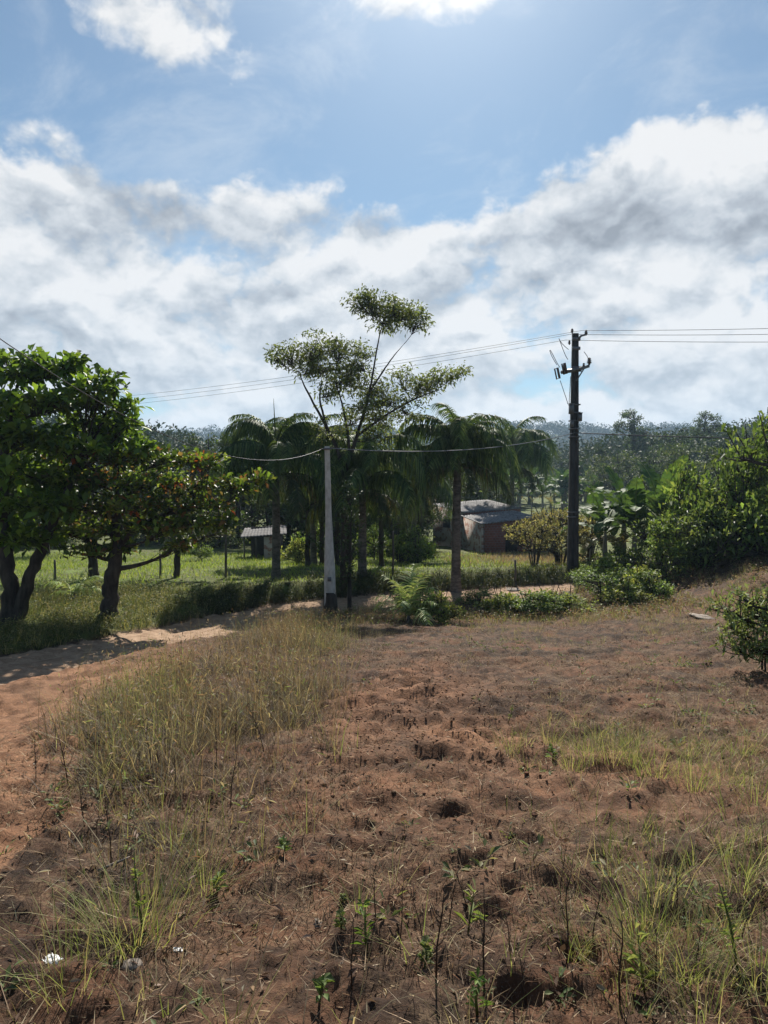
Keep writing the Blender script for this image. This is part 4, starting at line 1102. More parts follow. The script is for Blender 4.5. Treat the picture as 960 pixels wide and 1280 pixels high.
def house():
    b = np.array([7.2, 51.5, gz(7.2, 51.5)])
    t = thing('brick_house', 'low unfinished red brick house with two grey corrugated roofs', 'house', b)
    off = -b
    def loc2(p): return (p[0] - b[0], p[1] - b[1])
    zb = EYE - 5.6 - b[2]
    def Z(d): return EYE - d - b[2]
    K, BL_, RR, BR = (6.43, 48), (5.6, 51.9), (9.96, 48.7), (9.13, 52.6)
    z = dict(K=Z(2.85), BL=Z(2.53), R=Z(2.47), BR=Z(2.2))
    g = Geo(); wall_quad(g, loc2(BL_), loc2(K), zb, z['BL'], zb, z['K']); g.build('wall', M['brick_pale'], t)
    g = Geo()
    # right face with a door opening
    k, r = np.array(loc2(K)), np.array(loc2(RR)); 
    def at_(s): return k + (r - k) * s
    def zt(s): return z['K'] + (z['R'] - z['K']) * s
    k0 = .04
    wall_quad(g, at_(k0 * .6), at_(.42), zb, zt(.02), zb, zt(.42)); wall_quad(g, at_(.42), at_(.66), zt(.42) - .35, zt(.42), zt(.66) - .35, zt(.66)); wall_quad(g, at_(.66), at_(1), zb, zt(.66), zb, zt(1))
    o = g.build('wall', M['brick_red'], t)
    g = Geo(); a0, a1 = at_(.42), at_(.66); dn = np.array([-(r - k)[1], (r - k)[0]]) / np.linalg.norm(r - k) * .06
    wall_quad(g, a0 + dn + (a1 - a0) * .01, a1 + dn - (a1 - a0) * .01, zb, zt(.42) - .36, zb, zt(.66) - .36, .04); g.build('door', M['dark_hole'], t)
    g = Geo(); wall_quad(g, loc2(BL_), loc2(BR), zb, z['BL'], zb, z['BR']); wall_quad(g, loc2(RR), loc2(BR), zb, z['R'], zb, z['BR']); g.build('wall', M['brick_red'], t)
    g = Geo(); roof_sheet(g, (*loc2(K), z['K']), (*loc2(RR), z['R']), (*loc2(BR), z['BR']), (*loc2(BL_), z['BL']), waves=18); g.build('roof', M['roof'], t)
    # rear block
    O, A, B, AB = (5.7, 52.25), (3.75, 55.6), (10.05, 54.75), (8.1, 58.1)
    zz = dict(O=Z(2.28), A=Z(1.85), B=Z(2.1), AB=Z(1.6))
    g = Geo(); wall_quad(g, loc2(A), loc2(O), zb, zz['A'], zb, zz['O']); g.build('wall', M['brick_pale'], t)
    g = Geo(); wall_quad(g, loc2(O), loc2(B), zb, zz['O'], zb, zz['B']); wall_quad(g, loc2(B), loc2(AB), zb, zz['B'], zb, zz['AB']); wall_quad(g, loc2(A), loc2(AB), zb, zz['A'], zb, zz['AB']); g.build('wall', M['brick_red'], t)
    g = Geo(); roof_sheet(g, (*loc2(O), zz['O']), (*loc2(B), zz['B']), (*loc2(AB), zz['AB']), (*loc2(A), zz['A']), waves=24); g.build('roof', M['roof'], t)
    # small window in the rear block's pale wall
    o_, a_ = np.array(loc2(O)), np.array(loc2(A)); d = a_ - o_; nn = np.array([-d[1], d[0]]) / np.linalg.norm(d) * .085
    g = Geo(); wall_quad(g, a_ - d * .35 + nn, a_ - d * .58 + nn, zz['O'] - 1.2, zz['O'] - .45, zz['O'] - 1.2, zz['O'] - .45, .03); g.build('window', M['dark_hole'], t)
house()


def shed():
    Y = 43.0; p0 = at(300, 700, Y); b = np.array([(at(328, 700, Y))[0], Y, gz(at(328, 700, Y)[0], Y)])
    t = thing('shed', 'small low shed with grey corrugated roof among the palms', 'shed', b)
    def P(px, py, Yq): return tuple(at(px, py, Yq) - b)
    g = Geo(); roof_sheet(g, P(302, 672, Y - 1.0), P(357, 668, Y - 1.0), P(356, 657, Y + 2.2), P(307, 661, Y + 2.2), over=.12, waves=14, amp=.015); g.build('roof', M['dimmed_roof'], t)
    zr = P(302, 674, Y - 1)[2]
    for px in (305, 320):
        x = P(px, 690, Y - .9)[0]
        g = Geo(); g.tube([(x, -.9, -.2), (x + .02, -.9, .6), (x, -.9, zr + .06)], [.05, .045, .05], 7); g.build('post', M['wood'], t)
    xa, xb = P(333, 690, Y)[0], P(347, 690, Y)[0]
    g = Geo(); wall_quad(g, (xa, -.8), (xb, -.8), -.2, zr + .12, -.2, zr + .15); g.build('wall', M['brick_pale'], t)
    xl = P(307, 690, Y)[0]
    g = Geo(); wall_quad(g, (xl, 1.9), (xb, 1.9), -.2, zr + .5, -.2, zr + .6); wall_quad(g, (xb, -.7), (xb, 1.8), -.2, zr + .12, -.2, zr + .5); g.build('wall', M['dark_hole'], t)
shed()

# ------------------------------------------------------------------ poles and wires
def power_pole():
    b = plant_at(716, 31.0); H = (at(716, 417, 31) - b)[2]
    t = thing('power_pole', 'tall dark backlit power pole with crossarm and insulators', 'power pole', b, R(6))
    g = Geo()
    # tapering double-T section
    sec = [(-1, -1), (-.35, -1), (-.35, -.7), (.35, -.7), (.35, -1), (1, -1), (1, 1), (.35, 1), (.35, .7), (-.35, .7), (-.35, 1), (-1, 1)]
    zs = np.linspace(-.3, H, 14); n = len(sec)
    V = [(sx * (.205 - .095 * max(z, 0) / H), sy * (.16 - .06 * max(z, 0) / H), z) for z in zs for sx, sy in sec]
    Q = [(i * n + j, i * n + (j + 1) % n, (i + 1) * n + (j + 1) % n, (i + 1) * n + j) for i in range(len(zs) - 1) for j in range(n)]
    g.add(V, Q); e = (len(zs) - 1) * n
    g.add([V[e + j] for j in (0, 5, 6, 11)], [(0, 1, 2, 3)])
    g.build('shaft', M['concrete_dark'], t)
    def zpy(py): return (at(716, py, 31) - b)[2]
    k = 31 / F
    def xp(px): return (px - 716) * k
    def insul(x, y, z, s=1.0, name='insulator'):
        g = Geo(); pr = [(.0, 0), (.03, 0), (.03, .04), (.075, .06), (.035, .09), (.07, .11), (.03, .14), (.055, .16), (.025, .2), (0, .21)]
        g.lathe((x, y, z), [(r * s, q * s) for r, q in pr], 10); return g.build(name, M['porcelain'], t, smooth=True)
    # upper bracket
    g = Geo(); zt = zpy(424); g.tube([(.08, -.14, zt), (xp(722), -.16, zt + .12), (xp(728), -.16, zpy(419))], [.055, .05, .04], 6); g.build('bracket', M['steel'], t)
    for zc in (zt - .02, zpy(436)):
        g = Geo(); g.box((0, -.13, zc), (.33, .08, .13)); g.build('clamp', M['steel'], t)
    insul(xp(728), -.16, zpy(420), 1.1); insul(xp(712), .0, H, 1.0); insul(xp(707), -.15, zpy(432), .9)
    # crossarm
    za = zpy(460)
    g = Geo(); a = np.array([xp(696), -.22, za - .22]); c = np.array([xp(732), -.2, za + .06]); mid = (a + c) / 2
    g.tube([a, mid - [0, 0, .03], c], [.075, .085, .06], 4); g.tube([(0, -.18, za - .55), (xp(726), -.2, za - .02)], [.03, .03], 5); g.box((0, -.16, za - .06), (.42, .1, .22)); g.build('crossarm', M['steel'], t)
    insul(xp(732), -.2, zpy(457), 1.5); insul(xp(700), -.22, zpy(464), 1.3); insul(xp(725), -.2, zpy(460), .9)
    # fuse cutouts hanging off the left end of the arm
    for dx, py in ((692, 468), (701, 462)):
        g = Geo(); z = zpy(py); x = xp(dx)
        g.tube([(x - .05, -.3, z + .22), (x + .05, -.3, z - .22)], [.05, .05], 8); g.tube([(x - .17, -.3, z + .18), (x - .07, -.3, z - .26)], [.03, .03], 7)
        g.tube([(x - .05, -.3, z + .2), (x - .18, -.3, z + .17)], [.015, .015], 5); g.tube([(x + .05, -.3, z - .2), (x - .08, -.3, z - .25)], [.015, .015], 5)
        g.build('fuse_cutout', M['porcelain'], t, smooth=True)
    # jumper leads
    g = Geo()
    def P(px, py, y=-.25): return np.array([xp(px), y, zpy(py)])
    for pts in (((707, 440), (694, 430), (691, 420), (700, 445), (705, 452)), ((692, 460), (682, 445), (680, 435), (690, 455), (695, 462)), ((694, 475), (700, 492), (703, 500), (705, 507)), ((708, 470), (707, 490), (706, 510)), ((724, 440), (730, 448), (731, 456))):
        q = np.array([P(*p) for p in pts]); tt = np.linspace(0, len(q) - 1, 16)
        s = np.stack([np.interp(tt, np.arange(len(q)), q[:, i]) for i in range(3)], -1); kk = np.ones(5) / 5
        ss = np.stack([np.convolve(np.pad(s[:, i], 2, 'edge'), kk, 'valid') for i in range(3)], -1)
        g = Geo(); g.tube(ss, np.full(16, .014), 5); g.build('jumper_wire', M['dark_wire'], t)
    # service boxes, straps and secondary rack
    for (px, py, w, h) in ((709, 512, .17, .42), (720, 522, .15, .34), (710, 530, .13, .26)):
        g = Geo(); g.box((xp(px), -.26, zpy(py)), (w, .16, h)); g.box((xp(px), -.27, zpy(py) + h / 2), (w + .03, .2, .03)); g.build('service_box', M['steel'], t)
    for py in (506, 516, 526, 536, 546, 640, 646):
        g = Geo(); g.box((0, 0, zpy(py)), (.40 if py < 600 else .44, .34, .05)); g.build('strap', M['steel'], t)
    for py in (540, 546, 554): insul(xp(716) + .02, -.24, zpy(py), .6)
    return b, H
pb, pH = power_pole()


def pale_pole():
    b = plant_at(413, 21.0)
    H = (at(409, 558, 21) - b)[2]
    t = thing('concrete_pole', 'short pale concrete pole with dark base at the field edge', 'utility pole', b)
    tp = at(409, 558, 21) - b
    g = Geo()
    zs = np.linspace(-.2, 1, 22)
    w = np.interp(zs, [0, .28, .46, .6, 1], [.165, .15, .11, .085, .07])
    V = []; 
    for z, r in zip(zs, w):
        cx = tp[0] * max(z, 0)
        for sx, sy in ((-1, -.8), (-.8, -1), (.8, -1), (1, -.8), (1, .8), (.8, 1), (-.8, 1), (-1, .8)):
            V.append((cx + sx * r * (1 + .05 * (rng.random() - .5)), sy * r * .8, z * H))
    n = 8; Q = [(i * n + j, i * n + (j + 1) % n, (i + 1) * n + (j + 1) % n, (i + 1) * n + j) for i in range(21) for j in range(n)]
    e = 21 * n
    g.add(V, Q); g.add([V[e + j] for j in range(8)], [(0, 1, 2, 7), (2, 3, 4, 7), (4, 5, 6, 7)])
    g.build('shaft', M['concrete_pale'], t)
    g = Geo(); g.tube([(0, 0, -.15), (0, 0, .3), (.0, 0, .62), (.0, 0, .66)], [.25, .215, .185, .17], 10, jitter=.15); g.build('base', M['bark'], t, smooth=True)
    g = Geo(); g.box((tp[0] * .25, -.155, H * .22), (.1, .04, .12)); g.build('number_plate', M['steel'], t)
    g = Geo(); g.box((tp[0] * .98, -.02, H * .985), (.2, .18, .05)); g.tube([(tp[0] * .98 - .12, -.09, H * .985), (tp[0] * .98 + .12, -.09, H * .985)], [.025, .025], 6); g.build('hook', M['steel'], t)
    return b + np.array([tp[0], 0, tp[2]])
pt = pale_pole()


def wire(label, a, c, sag, r, mat='wire', group='overhead lines', name='power_line'):
    a, c = np.array(a, float), np.array(c, float); n = 60
    t = np.linspace(0, 1, n)[:, None]
    P = a + (c - a) * t; P[:, 2] -= sag * 4 * t[:, 0] * (1 - t[:, 0])
    g = Geo(); g.tube(P - a, np.full(n, r), 5); o = g.build(name, M[mat], None, a); return tag(o, label, 'cable', group)
for k, (px, py, lab) in enumerate(((728, 413, 'topmost thin overhead wire'), (712, 418, 'middle thin overhead wire'), (707, 425, 'lowest of the thin high overhead wires'))):
    a = at(px, py, 31)
    wire(lab + ' running left from the power pole top', a, at(20, (505, 511, 516)[k] , 62), .5, .009)
    wire(lab + ' running right from the power pole top', a, np.array([34, 25.0, a[2] + .1 - .25 * k]), .35, .010)
lo = at(718, 541, 30.8)
wire('low cable strung from the pale pole to the dark power pole', pt + np.array([.1, 0, -.05]), lo, .35, .015)
wire('low cable running right from the dark power pole into the bushes', lo, np.array([36, 26, lo[2] + .3]), .5, .022, 'dark_wire')
wire('sagging low cable running left from the pale pole past the red-leaved tree', pt + np.array([-.1, 0, -.05]), np.array([-7, 0.0, 11.8]), 2.55, .007, 'dark_wire')

# fence posts along the bank
for px, Y, top, lab in ((282, 28.3, 652, 'thin grey fence post left of the shed'), (200, 28.2, 692, 'thin fence post near the slender grey-leaved tree'), (491, 29, 664, 'thin dark post right of the palm beside the pale pole'), (722 - 78, 29.6, 700, 'short grey stake at the yard edge below the bare-stemmed shrub'), (68, 27.5, 700, 'thin fence post behind the pale young palm'), (636, 30.4, 712, 'low stump-like stake left of the short grey stake')):
    b = plant_at(px, Y); h = (at(px, top, Y) - b)[2]
    g = Geo(); g.tube([(0, 0, -.1), (.02, 0, h * .5), (.0, .02, h)], [.05, .045, .04], 7, jitter=.2)
    tag(g.build('fence_post', M['wood'], None, b, True), lab, 'post', 'posts along the bank')
# distant wire fence of the plantation
for i in range(9):
    px = 650 + i * 14
    b = plant_at(px, 98 + i * .5); g = Geo(); g.tube([(0, 0, -.1), (0, 0, 1.7)], [.09, .08], 6)
    tag(g.build('fence_post', M['wood'], None, b), 'distant grey fence post in front of the plantation', 'post', 'fence posts of the distant plantation')

# ------------------------------------------------------------------ weeds one can count
def stalk_meshes():
    out = []
    for k in range(6):
        g = Geo(); H = 1.0
        lean = (random.random() - .5) * .55
        pts = np.array([(0, 0, -.03), (lean * .25, .01, .35), (lean * .6, -.01, .7), (lean, 0, 1.0)])
        g.tube(pts, [.0085, .007, .005, .002], 5, C=(.055, .036, .026))
        for q in range(3):
            z0 = .35 + .5 * random.random(); aa = random.random() * 6.28; l0 = .10 + .16 * random.random()
            x0 = float(np.interp(z0, [0, .35, .7, 1], [0, lean * .25, lean * .6, lean])); c0 = np.array([x0, 0, z0])
            g.tube([c0, c0 + np.array([math.cos(aa) * .5, math.sin(aa) * .5, .7]) * l0 * .6, c0 + np.array([math.cos(aa) * .6, math.sin(aa) * .6, 1.5]) * l0], [.005, .004, .0015], 4, C=(.07, .048, .034))
        n = 16; z = .25 + .72 * rng.random(n); a = rng.random(n) * 6.28
        P = np.stack([np.interp(z, [0, .35, .7, 1], [0, lean * .25, lean * .6, lean]), 0 * z, z], -1)
        g.leaves(P, np.stack([np.cos(a), np.sin(a), .9 + .8 * rng.random(n)], -1), .05 + .07 * rng.random(n), .012, col_mix(n, [(.09, .06, .04), (.16, .11, .07), (.12, .12, .05)], [2, 2, 1]))
        m = g.mesh('weed_stalk'); m.materials.append(M['stem']); out.append(m)
    return out
ST = stalk_meshes()
def stalk(px, py, top, label, group, k):
    p = hit(px, py); h = (py - top) / F * p[1]
    o = link('weed_stalk', ST[k % 6], None, None, (p[0], p[1], gz(p[0], p[1]))); o.scale = (1.1, 1.1, h); o.scale = (max(h, .25) * 1.3, max(h, .25) * 1.3, h); o.rotation_euler = (0, 0, random.random() * 6)
    tag(o, label, 'weed', group)
k = 0
for px, py, top in ((86, 985, 880), (45, 980, 905), (106, 1035, 940), (139, 1080, 950), (176, 965, 900), (190, 970, 880), (200, 965, 890), (186, 1010, 945), (288, 1010, 905), (238, 880, 825), (121, 1050, 980), (155, 1080, 1000), (270, 960, 880), (295, 940, 860), (330, 940, 850), (220, 1010, 930)):
    stalk(px, py, top + .25 * (py - top), 'thin dark dry stalk standing in the grass strip beside the road', 'dark stalks in the grass strip', k); k += 1
for px, py, top in ((440, 1240, 1130), (530, 1190, 1110), (545, 1225, 1090), (605, 1240, 1105), (660, 1260, 1185), (708, 1210, 1090), (775, 1262, 1120), (500, 1180, 1100), (560, 1165, 1085), (845, 1150, 1060), (700, 1130, 1060), (870, 1230, 1150), (640, 1215, 1130), (925, 1180, 1090), (740, 1180, 1095), (820, 1250, 1160), (585, 1140, 1075), (470, 1150, 1080)):
    stalk(px, py, top, 'thin dark dry stalk standing in the bare lower field', 'dark stalks in the lower field', k); k += 1


def tuft_mesh(n, H, cols, wts, rad=.09, w=.006, lean=.25, curve=.5):
    g = Geo(); a = rng.random(n) * 6.28; r = rad * np.sqrt(rng.random(n))
    g.blades(np.stack([r * np.cos(a), r * np.sin(a), 0 * a - .015], -1), a + (rng.random(n) - .5), H * (.4 + .7 * rng.random(n)), w * (.6 + .8 * rng.random(n)), lean * (.2 + rng.random(n)), curve * rng.random(n), col_mix(n, cols, wts), 3)
    m = g.mesh('grass_tuft'); m.materials.append(M['grass']); return m
TG = [(.22, .26, .085), (.29, .31, .12), (.17, .21, .06), (.33, .28, .15)]
TM = [tuft_mesh(60, .36, TG, [3, 3, 2, 4], .12, .0032, .5, .8), tuft_mesh(95, .28, TG, [3, 3, 2, 4], .20, .0032, .6, .8), tuft_mesh(50, .42, TG, [2, 2, 1, 4], .12, .0032, .45, .7), tuft_mesh(60, .3, [(.13, .19, .05), (.19, .25, .07)], [1, 1], .06)]
def tuft(px, py, s, label, group, k):
    p = hit(px, py); o = link('grass_tuft', TM[k], None, None, (p[0], p[1], gz(p[0], p[1]))); o.scale = (s,) * 3; o.rotation_euler = (0, 0, random.random() * 6)
    tag(o, label, 'grass', group)
for i, (px, py, s) in enumerate(((712, 960, .9), (735, 945, 1.0), (765, 950, 1.1), (790, 955, 1.0), (820, 965, 1.0), (745, 925, .9), (870, 985, 1.1), (905, 975, .9), (945, 1000, 1.1), (860, 945, .8), (640, 935, .8), (690, 930, .7), (930, 945, .9), (800, 930, .8))):
    tuft(px, py, s, 'pale green grass tuft in the clump across the right of the field', 'pale green tufts right of the field', i % 3)
for i, (px, py, s) in enumerate(((800, 1170, 1.0), (820, 1120, 1.0), (860, 1210, .8), (710, 1190, .7), (905, 1160, .8), (770, 1215, .7), (945, 1240, .9), (880, 1270, .8), (830, 1195, .9), (925, 1110, .8))):
    tuft(px, py, s, 'yellow-green grass tuft in the lower right of the field', 'yellow-green tufts in the lower field', (0, 2, 1)[i % 3])
for i, (px, py, s) in enumerate(((185, 1150, 1.1), (170, 1180, .9), (85, 1235, 1.0), (150, 1170, .9), (260, 1110, .9), (215, 1060, 1.0))):
    tuft(px, py, s, 'green grass tuft at the near end of the grass strip', 'green tufts at the near end of the strip', (1, 0, 2)[i % 3])


def herb_mesh(n, H, leaf, cols, ratio=.35):
    g = Geo()
    g.tube([(0, 0, -.02), (.01, 0, H * .5), (0, .01, H)], [.006, .005, .002], 5, C=(.12, .14, .05))
    z = H * (.12 + .9 * rng.random(n)); a = np.arange(n) * 2.4
    g.leaves(np.stack([0 * z, 0 * z, z], -1), np.stack([np.cos(a), np.sin(a), .35 + .7 * rng.random(n)], -1), leaf * (1.2 - .5 * z / H), leaf * ratio, col_mix(n, cols, [1] * len(cols)), droop=.25)
    m = g.mesh('weed_plant'); m.materials.append(M['leaf_soft']); return m
HB = [herb_mesh(22, .17, .06, [(.12, .19, .04), (.18, .25, .06), (.09, .15, .035)], .22), herb_mesh(18, .10, .065, [(.09, .14, .04), (.13, .19, .06)], .4), herb_mesh(34, .28, .04, [(.14, .2, .05), (.2, .25, .08)], .25), herb_mesh(34, .09, .045, [(.10, .14, .05), (.16, .18, .08)], .5), herb_mesh(14, .2, .11, [(.15, .21, .06), (.22, .26, .10)], .12)]
for i, (px, py, s, lab) in enumerate(((458, 1190, 1.0, 'bright green upright seedling in the lower middle of the field'), (272, 1118, .9, 'dark green leafy weed at the tip of the grass strip'), (425, 1165, .8, 'small dark rosette weed left of the bright seedling'), (355, 1070, .8, 'small green weed at the edge of the grass strip'),
                                      (585, 1170, .9, 'low spreading green weed right of the bright seedling'), (530, 1215, .8, 'low green weed between two dark stalks'), (597, 1275, .9, 'bright green weed at the lower edge of the field'), (690, 955, 1.0, 'green broad-leaved weed below the pale tuft clump'), (805, 1240, .9, 'green leafy weed among the lower yellow tufts'),
                                      (400, 1262, .9, 'pale rosette weed low in the field'), (430, 1130, .6, 'tiny green weed above the small rosette weed'), (180, 1170, 1.0, 'tall green weed among the tufts at the strip tip'), (920, 1215, .9, 'green upright weed at the lower right'), (635, 905, .8, 'yellowish weed alone in the upper field'))):
    p = hit(px, py); o = link('weed_plant', HB[(0, 1, 3, 1, 4, 3, 0, 1, 4, 1, 3, 2, 2, 2)[i]], None, None, (p[0], p[1], gz(p[0], p[1]))); o.scale = (s, s * (.8 + .4 * random.random()), s * (.7 + .6 * random.random())); o.rotation_euler = ((random.random() - .5) * .5, (random.random() - .5) * .5, random.random() * 6)
    tag(o, lab, 'weed')

# small things lying about
def rock(px, py, r, label, mat='stone', name='stone', cat='stone', flat=.5):
    p = hit(px, py); g = Geo(); n = 7
    if mat == 'litter_white':       # a crumpled scrap of sheet
        U, W_ = np.meshgrid(np.linspace(-1, 1, n), np.linspace(-1, 1, n), indexing='ij')
        V = np.stack([U * r * 1.5 + .5 * r * (rng.random((n, n)) - .5), W_ * r + .5 * r * (rng.random((n, n)) - .5), r * .9 * rng.random((n, n)) * (1 - .5 * (U ** 2 + W_ ** 2) / 2)], -1).reshape(-1, 3)
        idx = np.arange(n * n).reshape(n, n)
        q = np.stack([idx[:-1, :-1], idx[1:, :-1], idx[1:, 1:], idx[:-1, 1:]], -1).reshape(-1, 4)
        g.add(np.vstack([V, V - [0, 0, .002]]), np.concatenate([q, q[:, ::-1] + n * n]))
    else:                            # an angular, half-buried lump
        g.lathe((0, 0, 0), [(max(.001, math.sin(k / 6 * math.pi)) ** .7 * r, -math.cos(k / 6 * math.pi) * r * flat) for k in range(7)], 9)
        V = g.V[0]; g.V[0] = V * (.6 + .75 * rng.random((len(V), 1))) * np.array([1.5, .8, 1])
    o = g.build(name, M[mat], None, (p[0], p[1], gz(p[0], p[1]) + (0 if mat == 'stone' else .004))); o.rotation_euler = ((random.random() - .5) * .4, (random.random() - .5) * .4, random.random() * 3); tag(o, label, cat)
rock(66, 1203, .022, 'white scrap lying in the grass near the lower left', 'litter_white', 'scrap', 'litter', .6)
rock(222, 1190, .012, 'small white scrap in the soil right of the strip tip', 'litter_white', 'scrap', 'litter', .6)
rock(398, 1156, .022, 'pale flat stone left of the bright seedling', 'stone')
rock(165, 1208, .03, 'pale lump of rubble below the strip tip tufts')
rock(225, 1145, .015, 'small pale stone at the end of the grass strip')
rock(880, 772, .26, 'pale flat slab lying at the right end of the field', flat=.12)
rock(640, 738, .3, 'pale flat stone beside the far road', flat=.25)
p = hit(143, 1092); g = Geo(); g.tube([(-.065, -.045, 0), (0, 0, .012), (.06, .05, .02)], [.006, .007, .004], 6)
tag(g.build('stick', M['stone'], None, (p[0], p[1], gz(p[0], p[1]) + .03)), 'pale bare stick lying in the dry grass', 'stick')

# ------------------------------------------------------------------ haze
def haze():
    me = bpy.data.meshes.new('haze')
    x0, x1, y0, y1, z0, z1 = -9000, 9000, -200, 3400, -6, 130
    V = [(x0, y0, z0), (x1, y0, z0), (x1, y1, z0), (x0, y1, z0), (x0, y0, z1), (x1, y0, z1), (x1, y1, z1), (x0, y1, z1)]
    me.from_pydata(V, [], [(0, 3, 2, 1), (4, 5, 6, 7), (0, 1, 5, 4), (1, 2, 6, 5), (2, 3, 7, 6), (3, 0, 4, 7)])
    m, t = new_mat('haze_air')
    v = t.node('ShaderNodeVolumePrincipled'); v.inputs['Color'].default_value = rgb(.52, .74, 1.0); v.inputs['Density'].default_value = .00032; v.inputs['Anisotropy'].default_value = .2
    o = t.node('ShaderNodeOutputMaterial'); t.l.new(v.outputs[0], o.inputs['Volume'])
    tag(link('haze', me, m), 'pale blue haze over the far hills', 'haze', kind='stuff')
haze()

# ------------------------------------------------------------------ sky
def sky():
    w = bpy.data.worlds.new('World'); sc.world = w; w.use_nodes = True
    w.node_tree.nodes.clear(); t = NT(w.node_tree)
    STR = .054
    nish = t.node('ShaderNodeTexSky', sky_type='NISHITA'); nish.sun_disc = False; nish.sun_elevation = SUN_EL; nish.sun_rotation = SUN_AZ
    nish.air_density = 1.0; nish.dust_density = .25; nish.ozone_density = 3.0
    tc = t.node('ShaderNodeTexCoord'); sp = t.node('ShaderNodeSeparateXYZ'); t.l.new(tc.outputs['Generated'], sp.inputs[0])
    X, Y, Z = sp.outputs
    az = t.m('ARCTAN2', X, Y)
    hl = t.m('SQRT', t.m('ADD', t.m('MULTIPLY', X, X), t.m('MULTIPLY', Y, Y)))
    el = t.m('ARCTAN2', Z, hl)
    def vec(a, b, c=0.0):
        n = t.node('ShaderNodeCombineXYZ'); t.put(n.inputs[0], a); t.put(n.inputs[1], b); t.put(n.inputs[2], c); return n.outputs[0]
    def gauss(ca, ce, wa, we, amp):
        a = t.m('DIVIDE', t.m('SUBTRACT', az, ca), wa); e = t.m('DIVIDE', t.m('SUBTRACT', el, ce), we)
        q = t.m('ADD', t.m('MULTIPLY', a, a), t.m('MULTIPLY', e, e))
        return t.m('MULTIPLY', t.m('EXPONENT', t.m('MULTIPLY', q, -1.0)), amp)
    def dirp(px, py):
        d = ray(px, py); return math.atan2(d[0], d[1]), math.atan2(d[2], math.hypot(d[0], d[1]))
    def G(px, py, wx, wy, amp):
        a, e = dirp(px, py); return gauss(a, e, wx / F, wy / F, amp)
    def total(lst):
        s = lst[0]
        for q in lst[1:]: s = t.m('ADD', s, q)
        return s
    # top edge of the cloud bank
    top = t.m('ADD', .355, total([gauss(-.52, .4, .22, 5, .03), gauss(.37, .4, .13, 5, .058), gauss(.6, .4, .16, 5, .055), gauss(-.16, .4, .14, 5, .02)]))
    wob = t.m('MULTIPLY', t.m('SUBTRACT', t.noise(vec(t.m('MULTIPLY', az, 5.0), t.m('MULTIPLY', el, 7.0)), 1.6, 5, .6), .5), .11)
    bank = t.sst(t.m('SUBTRACT', t.m('ADD', top, wob), el), -.035, .055)
    p = vec(t.m('MULTIPLY', az, 3.0), t.m('MULTIPLY', el, 4.2), 1.7)
    n1 = t.noise(p, 1.75, 10, .56, .25)
    p2 = vec(t.m('MULTIPLY', az, 3.0), t.m('MULTIPLY_ADD', el, 4.2, .17), 1.7)
    n2 = t.noise(p2, 1.75, 5, .52, .25)
    nf = t.noise(vec(t.m('MULTIPLY', az, 3.0), t.m('MULTIPLY', el, 3.6), 5.0), 9.0, 7, .62, .6)
    pb1 = vec(t.m('MULTIPLY', az, 3.0), t.m('MULTIPLY', el, 4.0), 9.0)
    pb2 = vec(t.m('MULTIPLY', az, 3.0), t.m('MULTIPLY_ADD', el, 4.0, .06), 9.0)
    nb1 = t.noise(pb1, 5.0, 9, .6, .3); nb2 = t.noise(pb2, 5.0, 6, .55, .3)
    wv = t.noise(vec(t.m('MULTIPLY', az, 3.0), t.m('MULTIPLY', el, 4.0), 2.0), 2.2, 5, .6, 0.0, True)
    def puff(de):
        b_ = vec(t.m('MULTIPLY', az, 3.0), t.m('MULTIPLY_ADD', el, 4.6, de), .4)
        mx = t.node('ShaderNodeVectorMath', operation='MULTIPLY_ADD'); t.l.new(wv, mx.inputs[0]); mx.inputs[1].default_value = (.42, .42, .3); t.l.new(b_, mx.inputs[2])
        vo = t.node('ShaderNodeTexVoronoi', voronoi_dimensions='2D', feature='SMOOTH_F1'); t.l.new(mx.outputs[0], vo.inputs['Vector'])
        vo.inputs['Scale'].default_value = 2.6; vo.inputs['Detail'].default_value = 3; vo.inputs['Roughness'].default_value = .55; vo.inputs['Smoothness'].default_value = .55
        return vo.outputs['Distance']
    pf1 = puff(0.0); pf2 = puff(.10)
    extra = total([G(215, 20, 120, 50, 1.0), G(550, -5, 110, 34, 1.05), G(845, 45, 75, 40, .42), G(30, 165, 60, 26, .5), G(600, 300, 46, 50, -.26), G(250, 320, 50, 22, -.32), G(640, 480, 60, 28, -.28), G(195, 510, 60, 18, -.35), G(110, 385, 80, 18, -.25), G(440, 170, 420, 60, .14), G(830, 240, 120, 70, .25)])
    cov = t.m('MULTIPLY', t.m('ADD', bank, extra), t.sst(t.m('ABSOLUTE', az), 1.5, .85))  # unseen sky behind the camera cleared of cloud to cut fill light
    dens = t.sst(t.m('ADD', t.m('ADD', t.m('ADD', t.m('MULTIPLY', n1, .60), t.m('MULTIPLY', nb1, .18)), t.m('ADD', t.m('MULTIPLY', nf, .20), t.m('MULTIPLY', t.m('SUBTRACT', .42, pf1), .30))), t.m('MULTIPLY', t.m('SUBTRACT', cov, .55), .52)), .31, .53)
    bill = t.m('MULTIPLY', t.m('SUBTRACT', nb1, nb2), .75)
    pufflit = t.m('MULTIPLY', t.m('SUBTRACT', pf2, pf1), .72)
    shade = t.m('ADD', .745, t.m('MULTIPLY', t.m('SUBTRACT', n1, n2), 1.7))
